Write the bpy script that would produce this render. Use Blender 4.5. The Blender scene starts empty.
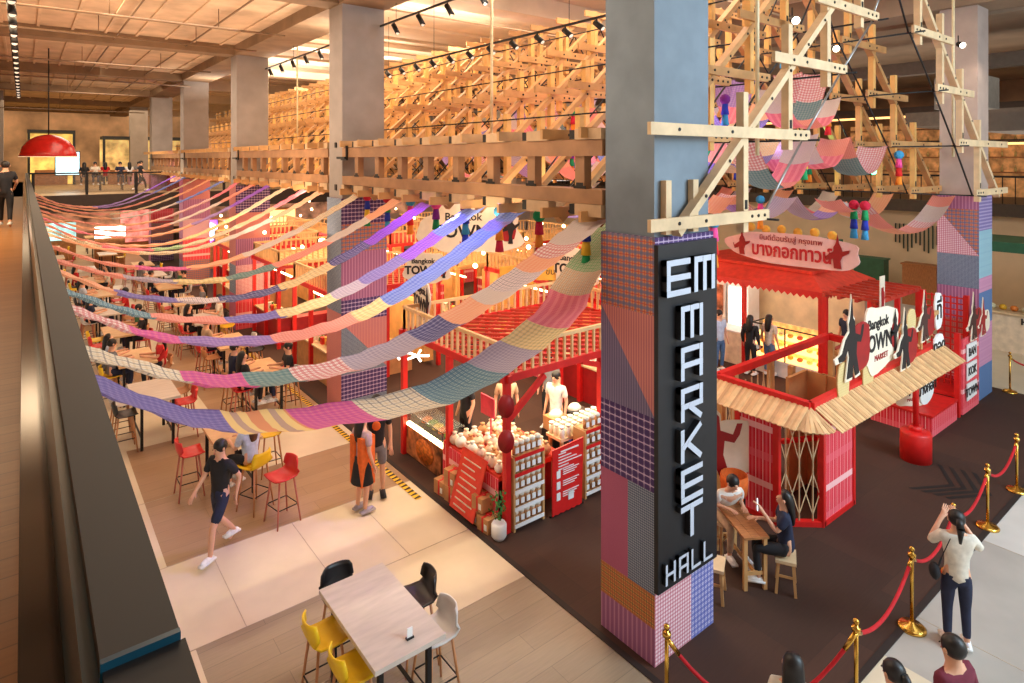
import bpy, bmesh, math, random
from mathutils import Vector, Matrix
random.seed(7)
PI = math.pi
scene = bpy.context.scene
COL = scene.collection
# ------------------------------------------------------------------ materials
def _new(name):
    m = bpy.data.materials.new(name); m.use_nodes = True
    nt = m.node_tree; b = nt.nodes['Principled BSDF']
    return m, nt, b
def srgb(c):
    return tuple(((x/255)/12.92 if x/255 <= .04045 else ((x/255+.055)/1.055)**2.4) for x in c) + (1,)
_mc = {}
def mat(name, c, rough=.6, metal=0, var=.08, scale=6, stretch=(1,1,1), emit=0, trans=0, bump=0, ecol=None):
    if name in _mc: return _mc[name]
    m, nt, b = _new(name)
    L = nt.links
    col = srgb(c)
    tc = nt.nodes.new('ShaderNodeTexCoord'); mp = nt.nodes.new('ShaderNodeMapping')
    mp.inputs['Scale'].default_value = stretch
    nz = nt.nodes.new('ShaderNodeTexNoise'); nz.inputs['Scale'].default_value = scale; nz.inputs['Detail'].default_value = 4
    L.new(tc.outputs['Object'], mp.inputs[0]); L.new(mp.outputs[0], nz.inputs[0])
    rp = nt.nodes.new('ShaderNodeValToRGB')
    rp.color_ramp.elements[0].position = .3; rp.color_ramp.elements[1].position = .7
    rp.color_ramp.elements[0].color = tuple(max(0, x*(1-var*2)) for x in col[:3])+(1,)
    rp.color_ramp.elements[1].color = tuple(min(1, x*(1+var*1.5)) for x in col[:3])+(1,)
    L.new(nz.outputs['Fac'], rp.inputs[0]); L.new(rp.outputs[0], b.inputs['Base Color'])
    b.inputs['Roughness'].default_value = rough; b.inputs['Metallic'].default_value = metal
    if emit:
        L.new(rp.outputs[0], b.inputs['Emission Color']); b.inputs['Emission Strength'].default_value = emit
        if ecol:
            nt.links.remove(b.inputs['Emission Color'].links[0]); b.inputs['Emission Color'].default_value = srgb(ecol)
    if trans: b.inputs['Transmission Weight'].default_value = trans
    if bump:
        bp = nt.nodes.new('ShaderNodeBump'); bp.inputs['Strength'].default_value = bump; bp.inputs['Distance'].default_value = .02
        L.new(nz.outputs['Fac'], bp.inputs['Height']); L.new(bp.outputs[0], b.inputs['Normal'])
    _mc[name] = m
    return m
def math_node(nt, op, a, b=None):
    n = nt.nodes.new('ShaderNodeMath'); n.operation = op
    for i, v in enumerate((a, b)):
        if v is None: continue
        if isinstance(v, (int, float)): n.inputs[i].default_value = v
        else: nt.links.new(v, n.inputs[i])
    return n.outputs[0]
def plaid(name, base, c1, c2=None, fu=12, fv=12, wu=.4, wv=.4, a=.65, b2=.12, bold=0, bc=(30,30,60), rough=.85, emit=0, trans=False):
    """woven check: stripes across UV (metres). c1 stripes in u and v, thin c2 stripes between."""
    if name in _mc: return _mc[name]
    m, nt, b = _new(name); L = nt.links
    c2 = c2 or c1
    tc = nt.nodes.new('ShaderNodeTexCoord'); sp = nt.nodes.new('ShaderNodeSeparateXYZ')
    L.new(tc.outputs['UV'], sp.inputs[0])
    cur = None
    def mix(prev, colr, fac):
        n = nt.nodes.new('ShaderNodeMix'); n.data_type = 'RGBA'
        if prev is None: n.inputs[6].default_value = srgb(base)
        else: L.new(prev, n.inputs[6])
        n.inputs[7].default_value = srgb(colr); L.new(fac, n.inputs[0]); return n.outputs[2]
    for ax, f, w in ((0, fu, wu), (1, fv, wv)):
        if f <= 0: continue
        fr = math_node(nt, 'FRACT', math_node(nt, 'MULTIPLY', sp.outputs[ax], f))
        s = math_node(nt, 'MULTIPLY', math_node(nt, 'LESS_THAN', fr, w), a)
        cur = mix(cur, c1, s)
        fr2 = math_node(nt, 'ABSOLUTE', math_node(nt, 'SUBTRACT', fr, (1+w)/2))
        s2 = math_node(nt, 'MULTIPLY', math_node(nt, 'LESS_THAN', fr2, b2/2), .8)
        cur = mix(cur, c2, s2)
        if bold:
            fr3 = math_node(nt, 'FRACT', math_node(nt, 'MULTIPLY', sp.outputs[ax], bold))
            cur = mix(cur, bc, math_node(nt, 'MULTIPLY', math_node(nt, 'LESS_THAN', fr3, .16), .6))
    L.new(cur, b.inputs['Base Color']); b.inputs['Roughness'].default_value = rough
    if emit: L.new(cur, b.inputs['Emission Color']); b.inputs['Emission Strength'].default_value = emit
    if trans:
        t = nt.nodes.new('ShaderNodeBsdfTranslucent'); L.new(cur, t.inputs[0])
        ms = nt.nodes.new('ShaderNodeMixShader'); ms.inputs[0].default_value = .35
        L.new(b.outputs[0], ms.inputs[1]); L.new(t.outputs[0], ms.inputs[2])
        L.new(ms.outputs[0], nt.nodes['Material Output'].inputs[0])
    _mc[name] = m
    return m
def planks(name, c, c2, w=.2, l=1.6, rough=.5, axis='Y'):
    m, nt, b = _new(name); L = nt.links
    tc = nt.nodes.new('ShaderNodeTexCoord'); mp = nt.nodes.new('ShaderNodeMapping')
    if axis == 'Y': mp.inputs['Rotation'].default_value = (0, 0, PI/2)
    br = nt.nodes.new('ShaderNodeTexBrick')
    br.inputs['Color1'].default_value = srgb(c); br.inputs['Color2'].default_value = srgb(c2)
    br.inputs['Mortar'].default_value = srgb(tuple(x*.8 for x in c)); br.inputs['Scale'].default_value = 1
    br.inputs['Brick Width'].default_value = l; br.inputs['Row Height'].default_value = w
    br.inputs['Mortar Size'].default_value = .004; br.offset = .37
    nz = nt.nodes.new('ShaderNodeTexNoise'); nz.inputs['Scale'].default_value = 5
    mp2 = nt.nodes.new('ShaderNodeMapping'); mp2.inputs['Scale'].default_value = (8, .6, 1) if axis == 'Y' else (.6, 8, 1)
    L.new(tc.outputs['Object'], mp.inputs[0]); L.new(mp.outputs[0], br.inputs[0])
    L.new(tc.outputs['Object'], mp2.inputs[0]); L.new(mp2.outputs[0], nz.inputs[0])
    mx = nt.nodes.new('ShaderNodeMix'); mx.data_type = 'RGBA'; mx.blend_type = 'MULTIPLY'; mx.inputs[0].default_value = .35
    rp = nt.nodes.new('ShaderNodeValToRGB'); rp.color_ramp.elements[0].color = (.45,.42,.4,1); rp.color_ramp.elements[0].position = .3
    L.new(nz.outputs['Fac'], rp.inputs[0]); L.new(br.outputs[0], mx.inputs[6]); L.new(rp.outputs[0], mx.inputs[7])
    L.new(mx.outputs[2], b.inputs['Base Color']); b.inputs['Roughness'].default_value = rough
    return m

WOOD = mat('pine', (200,152,98), .55, var=.1, scale=3, stretch=(1,1,1))
WOODP = mat('pale_pine', (218,190,150), .6, var=.08, scale=4)
WOODY = mat('lit_pine', (226,176,104), .55, var=.1, scale=3)
WOODD = mat('oak', (170,112,66), .55, var=.15, scale=8, stretch=(1,6,1))
CONC = mat('concrete_grey', (122,136,148), .8, var=.07, scale=2.2, bump=.1)
CONCW = mat('concrete_warm', (206,178,148), .85, var=.12, scale=1.2, bump=.2)
CONCB = mat('concrete_beam', (134,108,82), .85, var=.12, scale=1.5)
SLABW = mat('ceiling_pale', (225,205,180), .85, var=.06, scale=1)
BLACK = mat('black_steel', (28,26,26), .45, metal=.3)
DARK = mat('dark_metal', (26,28,30), .6, metal=0, var=.06, scale=3)
DARKG = mat('dark_glass', (30,24,20), .12, var=.3, scale=1.5)
TEAL = mat('teal_edge', (20,70,90), .3)
RED = mat('red_paint', (214,30,28), .45, var=.06)
REDD = mat('dark_red_paint', (160,22,26), .5)
REDB = mat('red_cloth', (222,60,38), .7)
CREAM = mat('cream_board', (238,226,205), .6, var=.03)
WHITE = mat('white_board', (240,240,240), .5, var=.02)
LETTER = mat('letter_white', (196,204,220), .5, var=.02)
SIGNB = mat('sign_black', (24,25,30), .45, var=.1)
BRASS = mat('brass', (214,170,80), .22, metal=1, var=.05)
ROPE = mat('red_velvet', (190,16,30), .8)
GOLD = mat('yellow_board', (236,176,66), .6)
BLKINK = mat('black_ink', (26,22,24), .6)
GREEN = mat('green_paint', (40,96,70), .5)
LEAF = mat('leaf_green', (52,110,44), .7, var=.3, scale=20)
KRAFT = mat('kraft', (196,142,92), .7)
JAR = mat('jar_content', (196,140,90), .35, var=.3, scale=30)
LID = mat('jar_cover', (244,236,220), .7)
GLOW = mat('warm_tube', (255,214,150), .5, emit=14, var=0)
GLOWS = mat('soft_warm_glow', (255,196,120), .5, emit=1.8, var=0)
GLOWW = mat('white_glow', (255,244,225), .5, emit=5, var=0)
GLOWB = mat('blue_lens', (80,90,255), .5, emit=12, var=0)
GLOWG = mat('green_lens', (80,255,150), .5, emit=10, var=0)
SCREEN = mat('screen_cyan', (190,230,240), .4, emit=2.2, var=.1, scale=9)
FRIDGE = mat('fridge_glass', (235,240,240), .3, emit=2.0, var=.25, scale=14)
SKIN = mat('skin', (222,168,138), .55, var=.03)
HAIR = mat('black_hair', (22,18,18), .45, var=.2, scale=20)
HAIRB = mat('brown_hair', (84,52,34), .5, var=.2, scale=20)
LIP = mat('lip', (170,80,76), .5)
def cloth(name, c): return mat(name, c, .85, var=.08, scale=14)

# plaids
P_ORBL = plaid('check_orange_blue', (208,140,100), (92,110,150), (190,70,60), 11, 11, .4, .4, .7)
P_GREYST = plaid('stripe_grey_violet', (128,118,150), (100,94,130), (170,150,170), 26, 0, .45, .4, .7)
P_CORALST = plaid('stripe_coral', (206,130,124), (176,104,116), (226,160,140), 26, 0, .45, .4, .7)
P_PURPLE = plaid('check_purple', (96,66,124), (70,50,100), (214,190,220), 11, 11, .5, .5, .6, .16)
P_PINK = plaid('fine_pink', (190,104,134), (166,84,116), None, 60, 60, .5, .5, .5)
P_GREYFINE = plaid('fine_grey_blue', (128,140,158), (86,100,126), (190,196,204), 34, 34, .5, .5, .7)
P_ORBR = plaid('check_orange_brown', (214,150,84), (176,96,60), (80,90,60), 14, 14, .4, .4, .6, .14)
P_MAUVEST = plaid('stripe_mauve', (176,112,146), (146,90,136), (210,160,190), 14, 0, .5, .4, .7)
P_GINGP = plaid('gingham_pink', (246,226,232), (190,70,100), None, 22, 22, .5, .5, .6, 0.02)
P_GINGB = plaid('gingham_blue', (226,220,240), (62,76,170), None, 15, 15, .55, .55, .7, .1)
P_RED = plaid('stripe_red_white', (222,34,54), (240,110,124), (255,206,206), 8, 1.1, .3, .14, .5, .11)
P_BLUE = plaid('stripe_sky', (150,190,206), (140,180,200), None, 20, 3, .5, .3, .4)
P_BLUED = plaid('plain_blue', (96,128,176), (80,110,160), None, 30, 30, .5, .5, .4)
P_PINKP = plaid('plain_pink', (206,150,180), (190,130,170), None, 20, 4, .5, .5, .4)
P_VIOST = plaid('stripe_violet', (146,132,182), (110,96,156), (200,190,220), 0, 12, .5, .4, .7)
def rp(name, base, c1, c2, fu, fv, wu=.4, wv=.4, a=.5, b2=.12, **k):
    if fu > 6: fu *= 1.5; fv *= 1.5
    c2 = tuple((x+y)/2 for x, y in zip(c1, c2))
    base, c1, c2 = [tuple(min(255, q*.86+34) for q in x) for x in (base, c1, c2)]
    return plaid('ribbon_'+name, base, c1, c2, fu, fv, wu, wv, a, b2, trans=True, **k)
R = dict(
 green=rp('green', (208,220,176), (60,150,90), (40,90,60), 9, 9),
 cream=rp('cream', (240,222,190), (190,150,110), (90,110,130), 9, 9),
 creamb=rp('cream_black', (238,226,204), (214,190,150), (50,60,90), 7, 7, .2, .2, .5, .16),
 pink=rp('pink', (226,90,120), (250,150,160), (200,50,100), 20, 5),
 yellow=rp('yellow', (232,196,110), (240,220,170), (80,110,130), 9, 9),
 grey=rp('grey', (150,140,168), (196,180,196), (100,100,140), 14, 14),
 teal=rp('teal', (176,206,206), (50,100,130), (30,60,90), 12, 12, .5, .5, .7),
 lilac=rp('lilac', (154,118,186), (120,90,170), (200,170,210), 14, 10),
 magenta=rp('magenta', (222,80,150), (190,60,150), (250,180,150), 10, 12),
 rainbow=rp('rainbow', (244,206,130), (226,120,80), (120,150,190), 3.2, 0, .35, .3, .8, .2),
 violet=rp('violet', (120,104,180), (86,80,160), (190,170,220), 12, 12),
 orange=rp('orange', (240,176,130), (236,140,110), (250,210,180), 20, 10),
 white=rp('white', (240,226,222), (190,170,190), (60,60,90), 12, 12, .3, .3, .5, .2),
 pale=rp('pale', (222,208,200), (200,180,180), (160,150,150), 14, 14),
 blue=rp('blue', (110,140,220), (60,80,200), (190,200,240), 16, 8),
 purple=rp('purple', (140,70,210), (100,50,190), (220,160,240), 16, 8),
 navy=rp('navy', (90,90,150), (50,50,110), (220,220,240), 11, 11, .5, .5, .7, .2),
 salmon=rp('salmon', (238,150,132), (220,110,100), (250,200,180), 18, 18),
 tealstripe=rp('teal_stripe', (110,150,150), (60,100,110), (220,200,170), 12, 12),
 gingham=rp('gingham', (244,230,226), (200,80,90), (60,60,120), 12, 12, .5, .5, .6, .02),
)
# ------------------------------------------------------------------ mesh builder
class MB:
    def __init__(s): s.v = []; s.f = []; s.m = []; s.uv = []; s.mi = 0; s.smooth = []; s.sm = False
    def _face(s, idx, uvs=None):
        s.f.append(tuple(idx)); s.m.append(s.mi); s.uv.append(uvs); s.smooth.append(s.sm)
    def quad(s, a, b, c, d, uv=None):
        n = len(s.v); s.v += [Vector(p) for p in (a, b, c, d)]
        if uv is None:
            w = (s.v[n+1]-s.v[n]).length; h = (s.v[n+3]-s.v[n]).length
            uv = ((0,0),(w,0),(w,h),(0,h))
        s._face((n, n+1, n+2, n+3), uv); return s
    def tri(s, a, b, c, uv=None):
        n = len(s.v); s.v += [Vector(p) for p in (a, b, c)]
        s._face((n, n+1, n+2), uv); return s
    def obox(s, c, ax, ay, az):
        c = Vector(c); ax, ay, az = Vector(ax), Vector(ay), Vector(az)
        n = len(s.v)
        for k in ((-1,-1,-1),(1,-1,-1),(1,1,-1),(-1,1,-1),(-1,-1,1),(1,-1,1),(1,1,1),(-1,1,1)):
            s.v.append(c + ax*k[0] + ay*k[1] + az*k[2])
        lx, ly, lz = ax.length*2, ay.length*2, az.length*2
        for q, (w, h) in (((0,3,2,1),(ly,lx)),((4,5,6,7),(lx,ly)),((0,1,5,4),(lx,lz)),((2,3,7,6),(lx,lz)),((1,2,6,5),(ly,lz)),((3,0,4,7),(ly,lz))):
            s._face([n+i for i in q], ((0,0),(w,0),(w,h),(0,h)))
        return s
    def box(s, x0, x1, y0, y1, z0, z1):
        return s.obox(((x0+x1)/2,(y0+y1)/2,(z0+z1)/2), ((x1-x0)/2,0,0), (0,(y1-y0)/2,0), (0,0,(z1-z0)/2))
    def beam(s, p, q, w, h, up=(0,0,1)):
        p, q = Vector(p), Vector(q); d = q-p; L = d.length
        if L < 1e-6: return s
        d.normalize(); up = Vector(up)
        if abs(d.dot(up)) > .98: up = Vector((0,1,0))
        sd = d.cross(up).normalized(); u2 = sd.cross(d).normalized()
        return s.obox((p+q)/2, d*(L/2), sd*(w/2), u2*(h/2))
    def cyl(s, p, q, r, n=10, r2=None, caps=True):
        p, q = Vector(p), Vector(q); d = (q-p)
        if d.length < 1e-7: return s
        r2 = r if r2 is None else r2
        d.normalize(); a = d.orthogonal().normalized(); b = d.cross(a)
        k = len(s.v)
        for i in range(n):
            t = 2*PI*i/n; o = a*math.cos(t)+b*math.sin(t)
            s.v.append(p+o*r); s.v.append(q+o*r2)
        sm = s.sm; s.sm = True
        for i in range(n):
            j = (i+1) % n; s._face((k+2*i, k+2*j, k+2*j+1, k+2*i+1))
        s.sm = sm
        if caps:
            s._face([k+2*i for i in range(n)][::-1]); s._face([k+2*i+1 for i in range(n)])
        return s
    def lathe(s, c, prof, n=20, sx=1, sy=1):
        c = Vector(c); k = len(s.v); sm = s.sm; s.sm = True
        for (r, z) in prof:
            for i in range(n):
                t = 2*PI*i/n; s.v.append(c+Vector((r*math.cos(t)*sx, r*math.sin(t)*sy, z)))
        for a in range(len(prof)-1):
            for i in range(n):
                j = (i+1) % n
                s._face((k+a*n+i, k+a*n+j, k+(a+1)*n+j, k+(a+1)*n+i))
        s.sm = sm
        s._face([k+i for i in range(n)][::-1]); s._face([k+(len(prof)-1)*n+i for i in range(n)])
        return s
    def ball(s, c, rx, ry=None, rz=None, n=12):
        ry = rx if ry is None else ry; rz = rx if rz is None else rz
        m = max(5, n//2)
        prof = [(max(.001, math.sin(PI*i/m)), -math.cos(PI*i/m)*rz) for i in range(m+1)]
        return s.lathe(c, [(r, z) for r, z in prof], n, rx, ry)
    def poly(s, pts, org, ux, uy, depth, back=True):
        """extruded outline, pts 2D in plane (org,ux,uy), depth along ux x uy"""
        org, ux, uy = Vector(org), Vector(ux), Vector(uy); nn = ux.cross(uy).normalized()*depth
        k = len(s.v); N = len(pts)
        for (a, b) in pts: s.v.append(org+ux*a+uy*b)
        for (a, b) in pts: s.v.append(org+ux*a+uy*b+nn)
        s._face([k+N+i for i in range(N)], [tuple(p) for p in pts]); s._face([k+i for i in range(N)][::-1], [tuple(p) for p in pts][::-1])
        for i in range(N):
            j = (i+1) % N; s._face((k+i, k+j, k+N+j, k+N+i))
        return s
    def mesh(s, name, mats, off=(0,0,0)):
        me = bpy.data.meshes.new(name); off = Vector(off)
        me.from_pydata([tuple(v-off) for v in s.v], [], s.f)
        mats = mats if isinstance(mats, (list, tuple)) else [mats]
        for m in mats: me.materials.append(m)
        me.polygons.foreach_set('material_index', s.m)
        me.polygons.foreach_set('use_smooth', s.smooth)
        if any(u for u in s.uv):
            ul = me.uv_layers.new(name='UVMap')
            i = 0
            for f, u in zip(s.f, s.uv):
                for k in range(len(f)):
                    if u: ul.data[i].uv = u[k]
                    i += 1
        me.update(); return me
def link(o, parent=None):
    COL.objects.link(o)
    if parent is not None: o.parent = parent
    return o
def wloc(o):
    v = Vector(o.location)
    while o.parent is not None: o = o.parent; v = v + Vector(o.location)
    return v
def obj(name, mb, mats, parent=None, world=True):
    """one mesh object; vertices in world coords unless world=False (local to parent)"""
    off = Vector((0,0,0))
    if parent is not None and world: off = wloc(parent)
    return link(bpy.data.objects.new(name, mb.mesh(name, mats, off)), parent)
def tag(o, label, cat, group=None, kind=None):
    o['label'] = label; o['category'] = cat
    if group: o['group'] = group
    if kind: o['kind'] = kind
    return o
def thing(name, label, cat, loc=(0,0,0), rz=0, group=None):
    o = bpy.data.objects.new(name, None); o.empty_display_size = .1; COL.objects.link(o)
    o.location = loc; o.rotation_euler = (0,0,rz); tag(o, label, cat, group); return o
def struct(name, mb, mats):
    o = obj(name, mb, mats); o['kind'] = 'structure'; return o
def solo(name, mb, mats, label, cat, group=None, org=None):
    """single-mesh thing with origin at org"""
    o = bpy.data.objects.new(name, mb.mesh(name, mats, org or (0,0,0))); link(o)
    if org: o.location = org
    return tag(o, label, cat, group)
def dup(root, loc, rz=0, label=None, group=None, mats=None):
    r = root.copy(); COL.objects.link(r); r.location = loc; r.rotation_euler = (0,0,rz)
    if label: r['label'] = label
    if group: r['group'] = group
    for ch in list(root.children):
        c = ch.copy(); COL.objects.link(c); c.parent = r
        if mats and c.data and ch.name.split('.')[0] in mats:
            c.data = c.data.copy(); c.data.materials.clear(); c.data.materials.append(mats[ch.name.split('.')[0]])
        for g in ch.children:
            d = g.copy(); COL.objects.link(d); d.parent = c
    return r
def text(body, size, loc, ux, uy, m, parent=None, depth=.01, name='lettering', align='CENTER', sx=1, bold=0):
    cu = bpy.data.curves.new(name, 'FONT'); cu.body = body; cu.size = size; cu.extrude = depth/2
    cu.align_x = align; cu.align_y = 'CENTER'; cu.offset = bold; cu.materials.append(m)
    cu.resolution_u = 3
    tmp = bpy.data.objects.new(name, cu); COL.objects.link(tmp)
    dg = bpy.context.evaluated_depsgraph_get(); dg.update()
    me = bpy.data.meshes.new_from_object(tmp.evaluated_get(dg)); bpy.data.objects.remove(tmp)
    me.name = name
    o = bpy.data.objects.new(name, me); link(o, parent)
    ux, uy = Vector(ux).normalized(), Vector(uy).normalized(); n = ux.cross(uy)
    M = Matrix((ux, uy, n)).transposed().to_4x4()
    L = Vector(loc) - (wloc(parent) if parent is not None else Vector((0,0,0)))
    o.matrix_local = Matrix.Translation(L) @ M @ Matrix.Diagonal((sx,1,1,1))
    return o
ORD = ['first','second','third','fourth','fifth','sixth','seventh','eighth','ninth','tenth','eleventh','twelfth','thirteenth','fourteenth','fifteenth','sixteenth','seventeenth','eighteenth','nineteenth','twentieth']
def ordn(i):
    if i < 20: return ORD[i]
    t = {2:'twenty', 3:'thirty', 4:'forty'}[(i+1)//10]
    return {20:'twentieth',30:'thirtieth',40:'fortieth'}.get(i+1, t+'-'+ORD[(i+1) % 10 - 1])
# ------------------------------------------------------------------ camera
CAMZ = 5.85
cam = bpy.data.objects.new('camera', bpy.data.cameras.new('camera')); COL.objects.link(cam)
cam.location = (0, 0, CAMZ)
FW = Vector((.616, .788, 0)).normalized()
cam.rotation_euler = FW.to_track_quat('-Z', 'Y').to_euler()
cam.data.sensor_width = 36; cam.data.lens = 625/1024*36
cam.data.shift_y = -(341.5-159)/1024
cam.data.clip_start = .05; cam.data.clip_end = 300
scene.camera = cam
# ------------------------------------------------------------------ shell
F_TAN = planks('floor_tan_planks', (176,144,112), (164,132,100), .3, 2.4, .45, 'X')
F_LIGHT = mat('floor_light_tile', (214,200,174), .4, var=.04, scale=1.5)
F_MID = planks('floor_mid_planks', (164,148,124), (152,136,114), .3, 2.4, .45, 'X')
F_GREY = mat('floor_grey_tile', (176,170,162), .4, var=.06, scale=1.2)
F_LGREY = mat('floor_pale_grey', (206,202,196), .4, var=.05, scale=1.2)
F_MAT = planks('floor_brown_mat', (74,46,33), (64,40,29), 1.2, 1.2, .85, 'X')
F_MATE = mat('floor_mat_edge', (40,28,24), .8)
fl = MB()
def fcell(x0, x1, y0, y1, mi, z=0):
    fl.mi = mi; fl.quad((x0,y0,z),(x1,y0,z),(x1,y1,z),(x0,y1,z))
ys = [-8, 1.2, 3.0, 5.0, 6.8, 8.2, 10.1, 12.2, 14.6, 17.5, 20, 24, 28, 34, 46, 75]
xsplit = 3.4
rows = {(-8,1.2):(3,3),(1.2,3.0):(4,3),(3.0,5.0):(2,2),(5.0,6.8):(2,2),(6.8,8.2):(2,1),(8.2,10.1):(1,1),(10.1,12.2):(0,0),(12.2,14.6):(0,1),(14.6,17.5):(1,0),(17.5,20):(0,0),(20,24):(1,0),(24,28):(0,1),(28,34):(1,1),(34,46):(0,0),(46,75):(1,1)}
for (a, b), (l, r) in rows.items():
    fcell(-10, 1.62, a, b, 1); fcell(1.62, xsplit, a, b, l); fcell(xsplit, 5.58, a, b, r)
    if a < 3.1:
        pass
fcell(5.58, 9.2, -8, 1.2, 3); fcell(9.2, 40, -8, 1.2, 4)
fcell(5.58, 8.0, 1.2, 3.18, 1); fcell(8.0, 11.6, 1.2, 3.18, 3); fcell(11.6, 40, 1.2, 3.18, 4)
fcell(5.58, 19.6, 3.18, 75, 5); fcell(19.6, 40, 3.18, 9, 1); fcell(19.6, 40, 9, 75, 4)
struct('floor', fl, [F_TAN, F_LIGHT, F_MID, F_GREY, F_LGREY, F_MAT])
e = MB(); e.box(5.54, 5.62, 3.1, 60, 0, .012); e.box(5.54, 19.6, 3.1, 3.18, 0, .012)
struct('trim_1', e, F_MATE)
# tile joints
j = MB()
for y in (8.2, 10.1, 6.8, 12.2): j.box(.75, 5.54, y-.006, y+.006, 0, .003)
for x in (2.2, 3.4, 4.5): j.box(x-.005, x+.005, 8.2, 10.1, 0, .003)
j.box(3.4-.005, 3.405, 5, 8.2, 0, .003)
for x in (9, 11.6, 14.2, 16.8): j.box(x-.006, x+.006, -2, 3.1, 0, .003)
j.box(5.6, 19, 1.195, 1.205, 0, .003)
struct('trim_2', j, mat('joint_grey', (184,168,146), .7))
hz = MB()
y = 9.45
while y < 24:
    hz.mi = 0; hz.quad((5.30,y,.006),(5.42,y,.006),(5.42,y+.12,.006),(5.30,y+.12,.006))
    hz.mi = 1; hz.quad((5.30,y+.03,.008),(5.42,y-.01+.04,.008),(5.42,y+.10,.008),(5.30,y+.07,.008))
    y += .12
solo('hazard_tape', hz, [mat('tape_yellow',(236,190,40),.6), BLKINK], 'yellow and black striped hazard tape along the brown mat', 'tape')
# chevrons on mat
cv = MB()
for k in range(4):
    ax, ay = 13.1+.05*k, 3.92-.17*k
    for s in (-1, 1):
        cv.quad((ax,ay,.006),(ax+s*.7,ay+.42,.006),(ax+s*.7,ay+.50,.006),(ax,ay+.09,.006))
struct('trim_3', cv, mat('mat_black', (26,20,18), .8))
# upper corridor on the camera's side
uf = MB(); uf.box(-9, -.01, -6, 60, 3.7, 4.1)
struct('floor_2', uf, planks('corridor_planks', (196,140,84), (182,126,72), .16, 2.0, .35, 'X'))
kb = MB(); kb.box(-.015, .07, -4, 37, 4.1, 4.18)
struct('trim_4', kb, DARK)
pr = thing('balustrade', 'dark steel and glass balustrade with a wide black cap rail beside the upper corridor', 'railing', (.1, 1, 4.1))
g = MB(); g.box(-.008, .078, -3, 37, 4.18, 4.9); obj('infill_panel', g, DARKG, pr)
g = MB(); g.box(.06, .078, -3, 37, 4.9, 5.17); obj('glass_edge', g, TEAL, pr)
g = MB(); g.box(.080, .176, -3, .957, 5.14, 5.19); g.box(.078, .17, .967, 37, 5.15, 5.2); obj('cap_rail', g, DARK, pr)
g = MB(); g.box(.0775, .1705, .957, .967, 5.14, 5.201); obj('rail_joint', g, TEAL, pr)
g = MB(); g.box(.078, .16, -3, 37, 3.6, 5.15); struct('wall_balcony', g, DARK)
g = MB(); g.box(.16, .42, -3, 37, 3.55, 3.62); struct('trim_5', g, mat('ledge_beige', (190,160,126), .6))
# north upper slab & bridge
nb = MB(); nb.box(-9, 30, 37.02, 75, 3.4, 4.1)
struct('floor_3', nb, mat('upper_floor', (170,140,104), .4, var=.1))
nb = MB(); nb.box(.1, 30, 36.9, 37.02, 3.25, 4.1); struct('wall_north_fascia', nb, mat('fascia_brown', (52,38,30), .6))
# east upper slab
eb = MB(); eb.box(30, 50, -8, 37, 3.6, 4.1); struct('floor_4', eb, mat('upper_east', (70,60,52), .5))
eb = MB(); eb.box(30.6, 30.8, -8, 37, 0, 3.6); struct('wall_east', eb, mat('wall_beige', (214,190,156), .7, var=.06, scale=.8))
eb = MB(); eb.box(36, 36.2, -8, 60, 4.1, 9.6); struct('wall_east_upper', eb, mat('wall_warm_upper', (150,112,80), .7, var=.25, scale=.7))
nw = MB(); nw.box(-12, 50, 62, 62.3, 0, 9.6); struct('wall_north', nw, mat('wall_warm', (196,150,104), .7, var=.3, scale=.5, emit=.3))  # plain wall with a faint emission standing in for light on it
nw = MB(); nw.box(-12, 50, 61, 61.3, 0, 3.4); struct('wall_north_lower', nw, mat('wall_lower', (190,130,96), .7, var=.45, scale=.9, emit=.5))  # lower wall emits too, its lighting put into the material
ww = MB(); ww.box(-9.2, -9, -8, 62, 4.1, 9.6); struct('wall_west', ww, mat('wall_west', (196,150,100), .7))
# ceilings
cl = MB(); cl.box(-12, 6.3, -10, 75, 9.75, 9.95)
for i in range(22):                                  # fine ribs of the ribbed slab
    x = -12 + i*.82
    cl.box(x, x+.07, -8, 74, 9.70, 9.75)
struct('ceiling', cl, CONCW)
cl = MB(); cl.box(6.3, 50, -10, 75, 10.5, 10.7)
for i in range(9):
    y = 4.7 + (i-1)*9.0
    cl.box(6.3, 50, y, y+.8, 9.95, 10.5)
for y0 in range(0, 30): cl.box(6.3, 50, -6+y0*2.3, -6+y0*2.3+.1, 10.4, 10.5)
struct('ceiling_atrium', cl, SLABW)
bm_ = MB()
for i in range(-1, 7):
    y = 4.75 + i*9.0
    bm_.box(-12, 5.72, y, y+.65, 9.42, 9.75)
bm_.box(5.7, 6.85, -10, 75, 9.42, 9.75)
bm_.box(-12, 5.7, 9.6, 9.7, 9.5, 9.75)
struct('ceiling_beams', bm_, CONCB)
rb = MB(); rb.box(18.1, 19.3, -10, 75, 9.6, 10.5); rb.box(19.3, 50, -8, 30, 9.5, 9.7)
struct('ceiling_east', rb, mat('ceiling_grey', (150,128,108), .8, var=.1, scale=1))
# pillars
PX0, PX1 = 5.76, 6.81
def pillar(n, x0, x1, y0, y1, z1=9.75, m=CONC):
    b = MB(); b.box(x0, x1, y0, y1, 0, z1); o = struct('pillar_%d' % n, b, m); return o
PMW = mat('concrete_pillar_warm', (146,136,130), .8, var=.06, scale=2, bump=.1)
PYS = [4.69 + 9.0*i for i in range(6)]
for i, y in enumerate(PYS): pillar(i+1, PX0, PX1, y, y+.77, m=CONC if i == 0 else PMW)
pillar(7, 18.24, 19.06, 4.99, 5.79, 10.5, mat('concrete_pink', (176,158,150), .8, var=.06, scale=2))
for k in range(1, 5): pillar(7+k, 18.24, 19.06, 4.99+9.0*k, 5.79+9.0*k, 10.5, PMW)
pillar(12, -1.6, -.9, 46, 46.8, 9.75, PMW)
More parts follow.
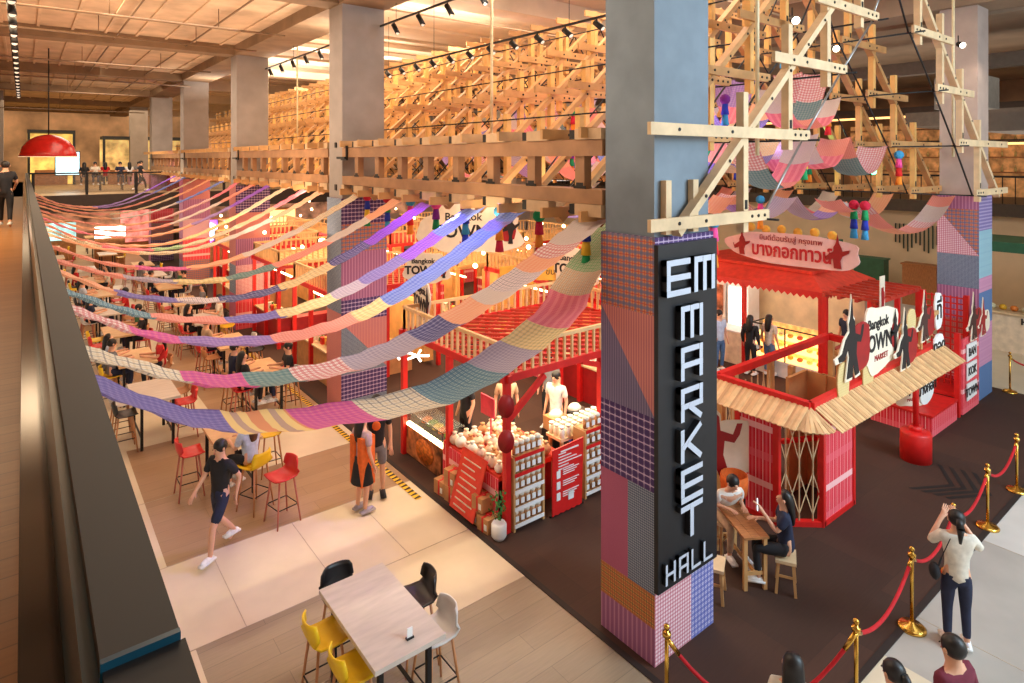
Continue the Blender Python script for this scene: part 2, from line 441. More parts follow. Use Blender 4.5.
# cladding sleeves of patchwork cloth
def sleeve(label, x0, x1, y0, y1, left, front, mats):
    """left: patches on the -X face (a from near to far), front: on the -Y face. patch=(a0,a1,z0,z1,mi[,mi2 diag])"""
    b = MB(); c = .004
    def put(P, mi, tri=None):
        b.mi = mi
        if tri: b.tri(*[p[0] for p in tri], uv=[p[1] for p in tri])
        else: b.quad(*[p[0] for p in P], uv=[p[1] for p in P])
    W, H = x1-x0, y1-y0
    for face, lst, span in ((0, left, H), (1, front, W)):
        for p in lst:
            a0, a1, z0, z1 = p[0]*span, p[1]*span, p[2], p[3]
            def pt(a, z): return ((x0, y0+a, z) if face == 0 else (x0+a, y0, z), (a, z))
            if face == 0: q = [pt(a1,z0), pt(a0,z0), pt(a0,z1), pt(a1,z1)]
            else: q = [pt(a0,z0), pt(a1,z0), pt(a1,z1), pt(a0,z1)]
            if len(p) == 5: put(q, p[4])
            else:
                put(None, p[4], [q[0], q[1], q[3]]); put(None, p[5], [q[1], q[2], q[3]])
    b.mi = 0
    b.quad((x1,y0,0),(x1,y1,0),(x1,y1,4.94),(x1,y0,4.94)); b.quad((x1,y1,0),(x0,y1,0),(x0,y1,4.94),(x1,y1,4.94))
    b.quad((x0,y0,4.94),(x1,y0,4.94),(x1,y1,4.94),(x0,y1,4.94))
    return solo('fabric_sleeve', b, mats, label, 'fabric sleeve', 'patchwork fabric sleeves round the pillars')
M0 = [P_PURPLE, P_ORBL, P_GREYST, P_CORALST, P_PINK, P_GREYFINE, P_ORBR, P_MAUVEST, P_GINGP, P_GINGB]
sleeve('patchwork checked fabric sleeve round the pillar that carries the black market sign', 5.72, 6.86, 4.65, 5.5,
  [(0,1,4.04,4.94,1),(0,1,2.86,4.04,2,3),(0,1,2.0,2.86,0),(.48,1,.82,2.0,4),(0,.48,.82,2.0,5),(0,1,.43,.82,6),(0,1,.0,.43,7)],
  [(0,1,.86,4.94,0),(0,.6,0,.87,8),(.6,1,0,.87,9)], M0)
M1 = M0 + [P_BLUE, P_BLUED, P_PINKP, P_VIOST, P_RED]
sleeve('patchwork fabric sleeve round the far right pillar behind the red grid tower', 18.2, 19.2, 4.95, 5.83,
  [(0,1,4.62,4.94,7),(0,1,3.5,4.62,8,1),(0,1,2.7,3.5,5),(0,1,1.9,2.7,7),(0,1,1.1,1.9,3),(0,1,0,1.1,14)],
  [(0,1,4.1,4.94,13),(0,1,2.95,4.1,10),(0,1,2.6,2.95,12),(0,1,1.8,2.6,11),(0,1,.8,1.8,12),(0,1,0,.8,11)], M1)
sleeve('patchwork fabric sleeve round the second pillar of the left row', 5.72, 6.86, 13.65, 14.5,
  [(0,1,4.6,4.94,5),(0,1,2.3,4.6,5),(0,1,0,2.3,3)],
  [(0,1,4.35,4.94,0),(0,1,3.7,4.35,1),(0,1,2.6,3.7,7),(0,1,2.1,2.6,0),(0,1,.9,2.1,5,3),(0,1,.3,.9,0),(0,1,0,.3,5)], M1)
for k, nm in ((2, 'third'), (3, 'fourth'), (4, 'fifth'), (5, 'sixth')):
    r = random.Random(k); zs = [4.94, 4.0, 3.1, 2.2, 1.2, 0]
    sleeve('patchwork fabric sleeve round the %s pillar of the left row' % nm, 5.72, 6.86, 4.65+9.0*k, 5.5+9.0*k,
      [(0,1,zs[i+1],zs[i],r.choice([3,4,5,7,12])) for i in range(5)], [(0,1,zs[i+1],zs[i],[14,1,0,3,7,8][(i+k)%6]) for i in range(5)], M1)
# ------------------------------------------------------------------ EM MARKET HALL sign
sg = thing('pillar_sign', 'tall black sign reading EM MARKET HALL in white block letters on the nearest pillar', 'sign', (6.3, 4.62, .87))
b = MB(); b.box(5.70, 6.84, 4.585, 4.645, .87, 4.86); obj('sign_board', b, SIGNB, sg)
STK = .085
def letter(nm, x0, z0, w, h, segs, st=STK, depth=.075, shear=0):
    b = MB(); yb = 4.583
    def P(u, v, y): return Vector((x0+u*w+shear*v*h, y, z0+v*h))
    for si, (u0,v0,u1,v1) in enumerate(segs):
        p, q = Vector((u0*w, 0, v0*h)), Vector((u1*w, 0, v1*h)); d = (q-p).normalized(); n = Vector((-d.z, 0, d.x))*st/2
        p = p - d*st/2*0; c = [p-n, q-n, q+n, p+n]
        f = [Vector((x0+k.x+shear*k.z, yb-depth-.0015*si, z0+k.z)) for k in c]; g_ = [Vector((k.x, yb, k.z)) for k in f]
        b.mi = 0; b.quad(*f)
        b.mi = 1
        for i in range(4):
            jn = (i+1) % 4; b.quad(f[i], g_[i], g_[jn], f[jn])
    return obj(nm, b, [LETTER, SIGNB], sg)
def L_(k, x0, z0, w, h, **kw):
    s = kw.get('st', STK); a = s/2/w; c = s/2/h
    S = {'E': [(0,1-c,1,1-c),(a,0,a,1),(0,.5,1,.5),(0,c,1,c)], 'M': [(0,1-c,1,1-c),(a,0,a,1),(.5,0,.5,1),(1-a,0,1-a,1)],
         'A': [(0,1-c,1,1-c),(a,0,a,1),(1-a,0,1-a,1),(0,.45,1,.45)], 'R': [(0,1-c,1,1-c),(a,0,a,1),(1-a,.45,1-a,1),(0,.45,1,.45),(.35,.45,1-a,0)],
         'K': [(a,0,a,1),(a,.42,1-a,1),(.3,.55,1-a,0)], 'T': [(0,1-c,1,1-c),(.5,0,.5,1)], 'H': [(a,0,a,1),(1-a,0,1-a,1),(0,.5,1,.5)], 'L': [(a,0,a,1),(0,c,1,c)]}[k]
    letter('letter', x0, z0, w, h, S, **kw)
L_('E', 5.755, 4.27, .44, .42, st=.07); L_('M', 6.27, 4.27, .41, .42, st=.07)
for k, z in zip('MARKET', (3.74, 3.26, 2.78, 2.30, 1.83, 1.40)): L_(k, 6.015, z, .42, .39, st=.066)
for i, k in enumerate('HALL'): L_(k, 5.77+i*.24, .97, .18, .24, st=.036, depth=.05, shear=.0)
# ------------------------------------------------------------------ timber trusses
def board(b, x0, x1, z, t=.05, h=.14, y=-.09): b.box(x0, x1, y-t/2, y+t/2, z-h/2, z+h/2)
LV = [(5.11, 5.6, 7.85), (6.19, 5.6, 8.95), (7.24, 8.0, 10.13), (8.23, 9.2, 11.3), (9.28, 10.4, 12.05)]
XC = 12.05
def make_truss(first=False, full=True):
    t = thing('timber_truss', 'x', 'truss', (XC, 0, 5.0))
    L0 = Vector((XC, 0, 5.0))
    def add(nm, fn, m):
        b = MB(); fn(b); obj(nm, b, m, t)
    def mir(x): return 2*XC-x
    for (z, a, c) in LV:
        for s in (0, 1):
            a_ = 5.42 if first and a == 5.6 else a
            x0, x1 = (a_, c) if s == 0 else (mir(c), mir(a))
            if z > 9 :
                if s: continue
                x0, x1 = 10.4, 13.7
            b = MB(); board(b, x0, x1, z); b.mi = 1
            for xb in ((x1-.12, x1-.27, x1-.42, (x0+x1)/2-.2, x0+.5) if s == 0 else (x0+.12, x0+.27, x0+.42, (x0+x1)/2+.2, x1-.5)):
                b.cyl((xb, -.115, z), (xb, -.125, z), .022, 8)
            obj('cross_board', b, [WOODP if first else WOOD, BLACK], t)
    for xp, z0, z1 in ((7.39,4.9,6.72),(8.52,5.98,7.75),(9.66,6.95,8.75),(10.8,8.0,9.38)):
        for s in (0, 1):
            x = xp if s == 0 else mir(xp)
            b = MB(); b.box(x-.055, x+.055, -.055, .055, z0, z1); b.mi = 1; b.box(x-.03, x+.03, -.06, -.056, z0+.3, z0+.42)
            obj('post', b, [WOODP if first else WOODY, BLACK], t)
    for s in (0, 1):
        def X(x): return x if s == 0 else mir(x)
        b = MB(); xe = 12.0 if first else 11.2; b.beam((X(6.0), .0, 4.98), (X(xe), 0, 4.98+.845*(xe-6.0)), .09, .13, (0,1,0)); b.mi = 1
        for k in range(1, 12 if first else 10):
            x = 6.0+k*.5; z = 4.98+.845*(x-6.0); b.cyl((X(x), -.07, z), (X(x), -.078, z), .022, 8)
        obj('rafter', b, [WOODP if first else WOOD, BLACK], t)
        b = MB()
        nodes = [(7.8,5.05),(8.9,6.12),(10.08,7.18),(11.25,8.17)]
        for (p, q) in zip(nodes, nodes[1:]): b.cyl((X(p[0]), -.02, p[1]), (X(q[0]), -.02, q[1]), .018 , 6)
        b.cyl((X(11.25), 0, 8.17), (12.05, 0, 9.25), .018, 6)
        obj('tie_rod', b, mat('lit_black_steel', (150,150,150), .35, metal=.7) if first and s == 0 else BLACK, t)  # nearest west rods: light on the black steel is painted in as grey
        # braces and outer posts
    return t
NT = 38
tr1 = make_truss(True); tr1.location.y = 4.575
tr1['label'] = 'pale timber truss stepping up across the face of the sign pillar'; tr1['group'] = 'timber trusses over the market'
for x in (5.86, 6.38):
    b = MB(); b.box(x, x+.1, 4.6, 4.68, 4.97, 5.6); obj('short_post', b, WOODP, tr1)
proto = make_truss(False)
k = 0; i = 0
ytr = []
while len(ytr) < NT:
    i += 1; y = 4.6 + 1.0*i + (.25 if (i-1) % 9 == 0 else -.07 if (i-1) % 9 == 8 else 0)
    ytr.append(y)
for i, y in enumerate(ytr):
    o = proto if i == 0 else dup(proto, (XC, y, 5.0))
    o.location = (XC, y, 5.0)
    o['label'] = '%s timber truss behind the pale one on the sign pillar' % ordn(i); o['group'] = 'timber trusses over the market'
# longitudinal steel rods
for nm, (x, z) in zip(('lowest','second lowest','third lowest','highest'), ((7.8,5.05),(8.9,6.12),(10.08,7.18),(11.25,8.17))):
    for s, sd in ((0,'west'),(1,'east')):
        xx = x if s == 0 else 2*XC-x
        b = MB(); b.cyl((xx, 4.3, z), (xx, 43, z), .016, 6)
        solo('steel_rod', b, BLACK, '%s black steel rod tying the trusses along their %s slope' % (nm, sd), 'rod', 'steel rods between trusses')
for (x, z) in ((7.32,6.6),(8.45,7.6),(9.59,8.6)):
    b = MB(); b.cyl((x, 5.6, z), (x, 43, z), .013, 6)
    solo('steel_rod', b, BLACK, 'black steel rod %s along the outer posts of the trusses' % {6.6:'running lowest',7.6:'running in the middle',8.6:'running highest'}[z], 'rod', 'steel rods between trusses')
# white suspension poles
for i, (x, y) in enumerate(((7.6,7.0),(7.6,10.4),(7.6,16.2),(7.6,19.0),(7.6,22),(7.6,25.4),(7.6,28.6),(8.3,4.9),(16.6,5.0))):
    b = MB(); b.cyl((x,y,5.9), (x,y,10.2), .03, 8); b.cyl((x,y,10.2),(x,y,10.45), .04, 8, .12)
    solo('hanging_pole', b, mat('pole_cream', (226,210,170), .5), 'thin cream pole hanging from the ceiling, ' + ['nearest the sign pillar on the left','second from the sign pillar','just beyond the second pillar','second beyond the second pillar','in front of the third pillar','beyond the third pillar','farthest down the hall','just right of the sign pillar','beside the far right pillar'][i], 'pole', 'suspension poles')
# ladder girders between the pillars
GW = mat('girder_pine', (158,116,80), .55, var=.1, scale=3)
GWP = mat('girder_block', (190,158,122), .6, var=.06)
for k in range(4):
    y0, y1 = 5.5+9.0*k, 13.64+9.0*k
    if k == 3: y1 = y0+8.2
    gd = thing('ladder_girder', 'horizontal timber ladder girder between the %s and %s pillars' % (ORD[k], ORD[k+1]), 'girder', (5.85, y0, 5.1), 0, 'ladder girders along the pillar row')
    b = MB(); b.box(5.74, 5.88, y0, y1, 5.89, 6.10); obj('top_rail', b, GW, gd)
    b = MB(); b.box(5.74, 5.88, y0, y1, 5.27, 5.46); obj('bottom_rail', b, GW, gd)
    b = MB(); b.box(5.95, 6.05, y0, y1, 5.27, 5.46); b.box(5.95, 6.05, y0, y1, 5.89, 6.1); obj('rear_rails', b, GW, gd)
    n = 0; y = y0+.35
    while y < y1-.1:
        b = MB(); b.box(5.77, 5.9, y, y+.17, 5.46, 5.89); b.mi = 1; b.box(5.765, 5.77, y-.03, y+.2, 5.46, 5.5); b.box(5.765, 5.77, y+.02, y+.15, 5.5, 5.54); obj('upright', b, [GW, BLACK], gd); y += 1.0
    n = 0; y = y0
    while y < y1:
        for z0, z1 in ((6.105,6.245),(5.11,5.265)):
            b = MB(); b.box(5.72, 5.86, y, min(y+.48, y1), z0, z1); obj('spacer_block', b, GWP, gd)
            b = MB(); b.box(5.74, 5.86, y+.49, y+.60, z0+.01, z1-.01); obj('steel_bracket', b, BLACK, gd)
        y += 1.0
    b = MB(); b.box(5.60, 5.64, y1-.45, y1, 5.85, 5.9); b.box(5.70, 5.74, y1-.32, y1-.27, 5.84, 6.15); b.box(5.70, 5.74, y1-.32, y1, 5.82, 5.88); obj('angle_bracket', b, BLACK, gd)
# ------------------------------------------------------------------ ribbons
def hang(p0, p1, sag, n=44, skew=0.0):
    pts = []
    for i in range(n+1):
        t = i/n; p = Vector(p0).lerp(Vector(p1), t); tt = t + skew*math.sin(PI*t)
        p.z -= 4*sag*tt*(1-tt); pts.append(p)
    return pts
def ribbon(label, pts, segs, w=.52, cols=None, tilt=0.0, wob=.012, grp='woven cloth ribbons slung from balcony to girder', wdir=(0,1,0)):
    b = MB(); L = 0; n = len(pts)-1; wd = Vector(wdir)
    Ls = [0]
    for i in range(n): Ls.append(Ls[-1]+(pts[i+1]-pts[i]).length)
    tot = Ls[-1]; bounds = []; acc = 0
    sw = sum(s[1] for s in segs); mats = []
    for s in segs:
        acc += s[1]/sw*tot; bounds.append(acc); mats.append(R[s[0]])
    b.sm = True; rr = random.Random(len(label)*7+int(pts[0].y*10))
    N = 4
    vs = []
    ph = rr.random()*6
    for i, p in enumerate(pts):
        row = []
        for k in range(N+1):
            a = (k/N-.5)
            row.append(p + wd*w*a + Vector((0,0,-tilt*a - .05*(1-4*a*a) + wob*math.sin(i*1.9+ph+k)) ))
        vs.append(row)
    base = len(b.v)
    for row in vs: b.v += row
    for i in range(n):
        mid = (Ls[i]+Ls[i+1])/2; mi = 0
        while mi < len(bounds)-1 and mid > bounds[mi]: mi += 1
        b.mi = mi
        for k in range(N):
            a = base+i*(N+1)+k
            b._face((a, a+N+1, a+N+2, a+1), ((Ls[i], k*w/N), (Ls[i+1], k*w/N), (Ls[i+1], (k+1)*w/N), (Ls[i], (k+1)*w/N)))
    o = solo('cloth_ribbon', b, mats, label, 'cloth ribbon', grp)
    return o
XL, ZL = .36, 4.42
def multi(*knots, n=48):
    """smooth curve through knots (Catmull-Rom)"""
    K = [Vector(k) for k in knots]; K = [2*K[0]-K[1]] + K + [2*K[-1]-K[-2]]
    out = []; m = n//(len(K)-3)
    for i in range(1, len(K)-2):
        for t in range(m):
            t /= m; a, b_, c, d = K[i-1:i+3]
            out.append(.5*((2*b_)+(c-a)*t+(2*a-5*b_+4*c-d)*t*t+(-a+3*b_-3*c+d)*t**3))
    out.append(K[-2]); return out
ribbon('widest checked ribbon, nearest the camera, lilac then magenta, cream, yellow and green', multi((.34,4.85,4.42),(1.0,4.95,3.98),(1.75,5.0,3.77),(3.0,5.08,3.64),(4.0,5.15,3.84),(5.0,5.48,4.06),(5.72,5.93,4.30),(7.3,6.5,5.0)),
       [('violet',1.0),('rainbow',.45),('magenta',.6),('creamb',.7),('teal',.55),('grey',.5),('yellow',.6),('pink',.75),('cream',.5),('green',1.6)], w=.74, tilt=.08)
ribbon('second ribbon from the camera, white check turning pink, blue check and cream at the girder', multi((.36,5.62,4.42),(1.3,5.7,3.98),(2.4,5.75,3.86),(3.3,5.8,3.98),(4.4,5.8,4.35),(5.2,5.8,4.72),(5.9,5.8,5.08)),
       [('creamb',.75),('magenta',.5),('tealstripe',.35),('gingham',.5),('blue',.02),('grey',.7),('navy',.45),('orange',.35),('pale',.25),('white',.5),('orange',.3),('navy',.0),('gingham',.3),('pale',.5)], w=.62, tilt=.06)
RS = [ # Y, segs, description
 (7.35, [('gingham',.5),('magenta',.4),('lilac',.8),('salmon',.9),('yellow',.4),('blue',.6),('blue',.9),('violet',.2),('blue',.2)], 'third ribbon from the camera, pink and grey rising to bright blue at the girder'),
 (8.35, [('teal',.7),('salmon',.6),('violet',.5),('yellow',.6),('grey',.3),('violet',.5),('purple',.5),('blue',.6)], 'fourth ribbon from the camera, yellow check rising to deep blue violet at the girder'),
 (9.85, [('orange',.5),('violet',.5),('white',.4),('navy',.6),('yellow',.5),('navy',.5),('purple',.9)], 'fifth ribbon from the camera, navy and white rising to vivid purple at the girder'),
 (11.0, [('salmon',.5),('grey',.4),('yellow',.4),('tealstripe',.5),('salmon',.5),('pale',.5),('orange',.4)], 'sixth ribbon from the camera, tan and salmon rising to orange at the girder'),
 (12.9, [('salmon',.6),('magenta',.4),('orange',.4),('pale',.6),('cream',.6)], 'seventh ribbon from the camera, cream and salmon, ending at the second pillar'),
 (15.0, [('orange',.6),('cream',.6),('pale',.5),('orange',.5)], 'eighth ribbon from the camera, orange and cream, just past the second pillar'),
 (16.1, [('cream',.5),('pink',.4),('green',.3),('cream',.6),('orange',.4),('pink',.4)], 'ninth ribbon from the camera, cream rising to red pink at the girder'),
 (17.6, [('salmon',.5),('orange',.6),('yellow',.5),('cream',.5)], 'tenth ribbon from the camera, orange rising to cream yellow'),
 (19.2, [('pink',.4),('salmon',.5),('orange',.5),('lilac',.4),('purple',.5)], 'eleventh ribbon from the camera, salmon rising to light purple'),
 (20.7, [('orange',.6),('salmon',.6),('pale',.6),('salmon',.4)], 'twelfth ribbon from the camera, orange and salmon by the third pillar'),
 (22.2, [('salmon',.6),('orange',.4),('gingham',.6),('pink',.3)], 'thirteenth ribbon from the camera, salmon and pink gingham by the third pillar'),
 (24.6, [('orange',.6),('pale',.6),('blue',.5)], 'fourteenth ribbon from the camera, orange ending pale blue'),
 (26.6, [('salmon',.6),('cream',.6),('orange',.4)], 'fifteenth ribbon from the camera, salmon and cream'),
 (28.8, [('orange',.6),('salmon',.6),('cream',.4)], 'sixteenth ribbon from the camera, orange and salmon in the distance'),
 (31.2, [('salmon',.6),('lilac',.6),('blue',.4)], 'seventeenth ribbon from the camera, salmon turning violet blue at the fourth pillar'),
 (33.6, [('orange',.6),('lilac',.6),('purple',.4)], 'farthest ribbon, orange turning purple by the bridge'),
]
for (Y, segs, d) in RS:
    w = .52 if Y < 20 else .56
    dz = random.Random(int(Y*10)).uniform(-.08, .08)
    x1 = 5.66 if 13 < Y < 14 or 22 < Y < 23.8 else 5.8
    ribbon(d, multi((XL,Y,ZL),(1.2,Y,4.02+dz),(2.3,Y,3.82+dz),(3.3,Y,3.92+dz),(4.4,Y,4.34+dz/2),(5.2,Y,4.75),(x1,Y,5.08)), segs, w=w, tilt=.03)
# ribbons inside the hall, hung across between truss nodes
def swag(y, knots, segs, d, w=.5, sag=.9):
    pts = []
    for a, c in zip(knots, knots[1:]):
        s = sag*abs(c[0]-a[0])/2.6
        pts += hang((a[0], y, a[1]), (c[0], y, c[1]), s, 12)[:-1]
    pts.append(Vector((knots[-1][0], y, knots[-1][1])))
    ribbon(d, pts, segs, w=w, grp='woven cloth swags hung inside the hall', wob=.004)
row = [('salmon','pale','gingham','salmon','orange'),('orange','pale','orange','lilac','grey'),('pale','pink','salmon','tealstripe','gingham'),('orange','violet','cream','pink','lilac'),('grey','salmon','purple','cream','blue')]
nm5 = ['nearest the sign pillar','second row in','third row in','fourth row in','fifth row in','sixth row in','seventh row in','eighth row in']
for i in range(8):
    y = 5.65 + i*1.35 if i < 5 else 11.6 + (i-5)*3.0
    if 13.3 < y < 15: y = 13.1
    c = row[i % 5]
    swag(y, [(18.0,4.95),(15.6-.3*(i%2),4.85),(13.0,5.05),(10.4+.3*(i%2),5.15),(7.8,5.25)] if i else [(18.1,4.95),(13.2,4.98),(12.0,5.1)], [(q,1) for q in c+c[::-1]], 'low cloth swag scalloped across the hall, %s' % nm5[i], sag=.5 if i else .4)
for i in range(7):
    y = 6.1 + i*1.5
    c = row[(i+2) % 5]
    swag(y-.55, [(8.9,6.15),(10.9,6.3)], [(q,1) for q in c[::-1]], 'middle cloth swag draped under the west slope, %s' % nm5[i], w=.55, sag=1.1)
    swag(y-.3, [(10.2,7.1),(11.9,7.5)], [(q,1) for q in c], 'high cloth swag draped under the west slope, %s' % nm5[i], w=.5, sag=1.3)
    swag(y, [(11.6,6.4),(13.3,6.3),(15.1,6.15)], [(q,1) for q in c], 'middle cloth swag draped under the trusses, %s' % nm5[i], w=.62, sag=1.0)
    swag(y+.5, [(12.3,7.6),(14.0,7.2)], [(q,1) for q in c[::-1]], 'high cloth swag draped under the trusses, %s' % nm5[i], w=.62, sag=1.3)
# tassels
TC = [[mat('yarn_%d' % k, c, .9, var=.1) for k, c in enumerate(((200,30,60),(40,60,180),(30,150,90),(250,140,40),(250,200,60),(60,150,200),(240,80,150),(120,40,140),(230,40,40)))]][0]
def make_tassel(cs):
    t = thing('tassel', 'x', 'tassel', (0,0,0), 0, 'yarn tassels hanging from the trusses')
    b = MB(); b.ball((0,0,-.06), .1, n=10); obj('pompom', b, TC[cs[0]], t)
    z = -.14
    for c in cs[1:]:
        b = MB(); b.cyl((0,0,z), (0,0,z-.2), .05, 8, .075); b.ball((0,0,z), .05, n=8); obj('yarn_tuft', b, TC[c], t); z -= .19
    return t
protos = [make_tassel(c) for c in ((5,6,8,3),(0,2,1,5),(0,1,4,2),(2,0,3,8),(5,4,3,0),(7,1,5,1),(6,7,2,3))]
used = set(); tn = 0
tspots = []
for i in range(7):
    for (x, z) in ((15.2,6.0),(14.05,7.1),(12.2,7.8),(10.1,7.0),(13.0,5.0),(11.0,6.2)):
        if (i+int(x)) % 2: tspots.append((x, 5.3+i*1.0+.3, z))
for x in (7.9, 12.9): tspots.append((x, 5.35, 5.0))
for i in range(8): tspots.append((6.15, 6.2+1.0*i, 5.05))
hcol = ['red','blue','teal','orange','pink','violet','green']
for i, (x, y, z) in enumerate(tspots):
    k = i % 7
    if k not in used: o = protos[k]; used.add(k)
    else: o = dup(protos[k], (0,0,0))
    o.location = (x, y, z); o.rotation_euler = (0,0,i)
    rowi = int((y-5.3)/1.0)
    o['label'] = 'yarn tassel %s, %s truss bay, %s' % ('below the girder side' if x < 6.5 else 'low on the near side' if x < 9 else 'low under the middle' if z < 5.5 else 'at the peak' if z > 7.5 else 'on the east slope' if x > 13.5 else 'on the west slope' if x < 10.2 else 'under the middle', ordn(rowi), 'low' if z < 5.5 else 'at mid height' if z < 7 else 'high up')
# coloured stage lights
def spot_fixture(loc, m, lab, colr, e):
    t = thing('stage_light', lab, 'light', loc, 0, 'small coloured stage lights')
    b = MB(); b.cyl((0,0,0), (-.10,-.12,-.06), .06, 10, .08); obj('housing', b, BLACK, t, world=False)
    b = MB(); b.cyl((-.10,-.12,-.06), (-.105,-.126,-.063), .07, 10); obj('lens', b, m, t, world=False)
    b = MB(); b.cyl((0,0,0), (0,0,.2), .012, 6); obj('yoke', b, BLACK, t, world=False)
for i, (x, y, z, m, c, w) in enumerate(((12.2,6.3,5.7,GLOWB,'blue','over the red roofed kiosk'),(14.9,6.6,5.65,GLOWB,'blue','beside the east slope'),(16.2,6.6,5.6,GLOWG,'green','near the far right pillar'),(8.6,6.2,5.5,GLOWG,'green','just right of the sign pillar'),(9.3,6.9,5.5,GLOWG,'green','second right of the sign pillar'),(10.6,5.6,8.3,GLOWW,'white','high on the nearest slope'),(13.4,6.2,8.2,GLOWW,'white','high on the east slope'),(17.6,5.2,8.6,GLOWW,'white','beside the far right pillar top'))):
    spot_fixture((x,y,z), m, 'small black stage light with a %s lens %s' % (c, w), c, 0)
# ------------------------------------------------------------------ people
def skin_mesh(name, V, E, Rr, sub=1, root=0):
    me = bpy.data.meshes.new('tmp'); me.from_pydata(V, E, []); o = bpy.data.objects.new('tmp', me); COL.objects.link(o)
    md = o.modifiers.new('s', 'SKIN'); md.use_smooth_shade = True
    sv = me.skin_vertices[0].data if me.skin_vertices else None
    if sv is None:
        bm = bmesh.new(); bm.from_mesh(me); bm.verts.layers.skin.verify(); bm.to_mesh(me); bm.free(); sv = me.skin_vertices[0].data
    for i, r in enumerate(Rr):
        sv[i].radius = r if isinstance(r, tuple) else (r, r); sv[i].use_root = (i == root)
    ms = o.modifiers.new('u', 'SUBSURF'); ms.levels = sub; ms.render_levels = sub
    dg = bpy.context.evaluated_depsgraph_get(); dg.update()
    res = bpy.data.meshes.new_from_object(o.evaluated_get(dg)); res.name = name
    bpy.data.objects.remove(o); bpy.data.meshes.remove(me)
    for p in res.polygons: p.use_smooth = True
    return res
def joints(pose):
    J = dict(pel=(0,0,.92), sp=(0,0,1.08), ch=(0,.0,1.27), nk=(0,-.01,1.41), hd0=(0,.01,1.475), hd=(0,.02,1.55), ht=(0,.01,1.60))
    for s, k in ((-1,'L'), (1,'R')):
        J['sh'+k] = (s*.165,0,1.35); J['el'+k] = (s*.22,-.03,1.09); J['wr'+k] = (s*.23,.05,.86); J['hp'+k] = (s*.085,0,.87)
        J['kn'+k] = (s*.095,.02,.48); J['an'+k] = (s*.1,-.02,.09); J['to'+k] = (s*.115,.13,.045)
    if pose == 'sit':
        for q in ('pel','sp','ch','nk','hd0','hd','ht'): J[q] = (J[q][0], J[q][1]+(.02 if q == 'pel' else .04), J[q][2]-.36)
        for s, k in ((-1,'L'), (1,'R')):
            J['sh'+k] = (s*.165,.05,.99); J['el'+k] = (s*.22,.12,.76); J['wr'+k] = (s*.13,.36,.80); J['hp'+k] = (s*.085,.03,.54)
            J['kn'+k] = (s*.11,.42,.52); J['an'+k] = (s*.11,.38,.11); J['to'+k] = (s*.12,.52,.07)
    if pose == 'walk':
        J['knL'] = (-.09,.22,.5); J['anL'] = (-.09,.26,.12); J['toL'] = (-.1,.40,.09)
        J['knR'] = (.09,-.06,.48); J['anR'] = (.09,-.34,.16); J['toR'] = (.1,-.24,.05)
        J['elL'] = (-.22,-.14,1.12); J['wrL'] = (-.2,-.1,.88); J['elR'] = (.22,.1,1.12); J['wrR'] = (.18,.28,1.0)
    if pose == 'phone':
        for s, k in ((-1,'L'), (1,'R')):
            J['el'+k] = (s*.27,.08,1.2); J['wr'+k] = (s*.1,.24,1.45)
    if pose == 'sitphone':
        J2 = joints('sit'); J2['elL'] = (-.2,.16,.82); J2['wrL'] = (-.08,.32,1.0); return J2
    return J
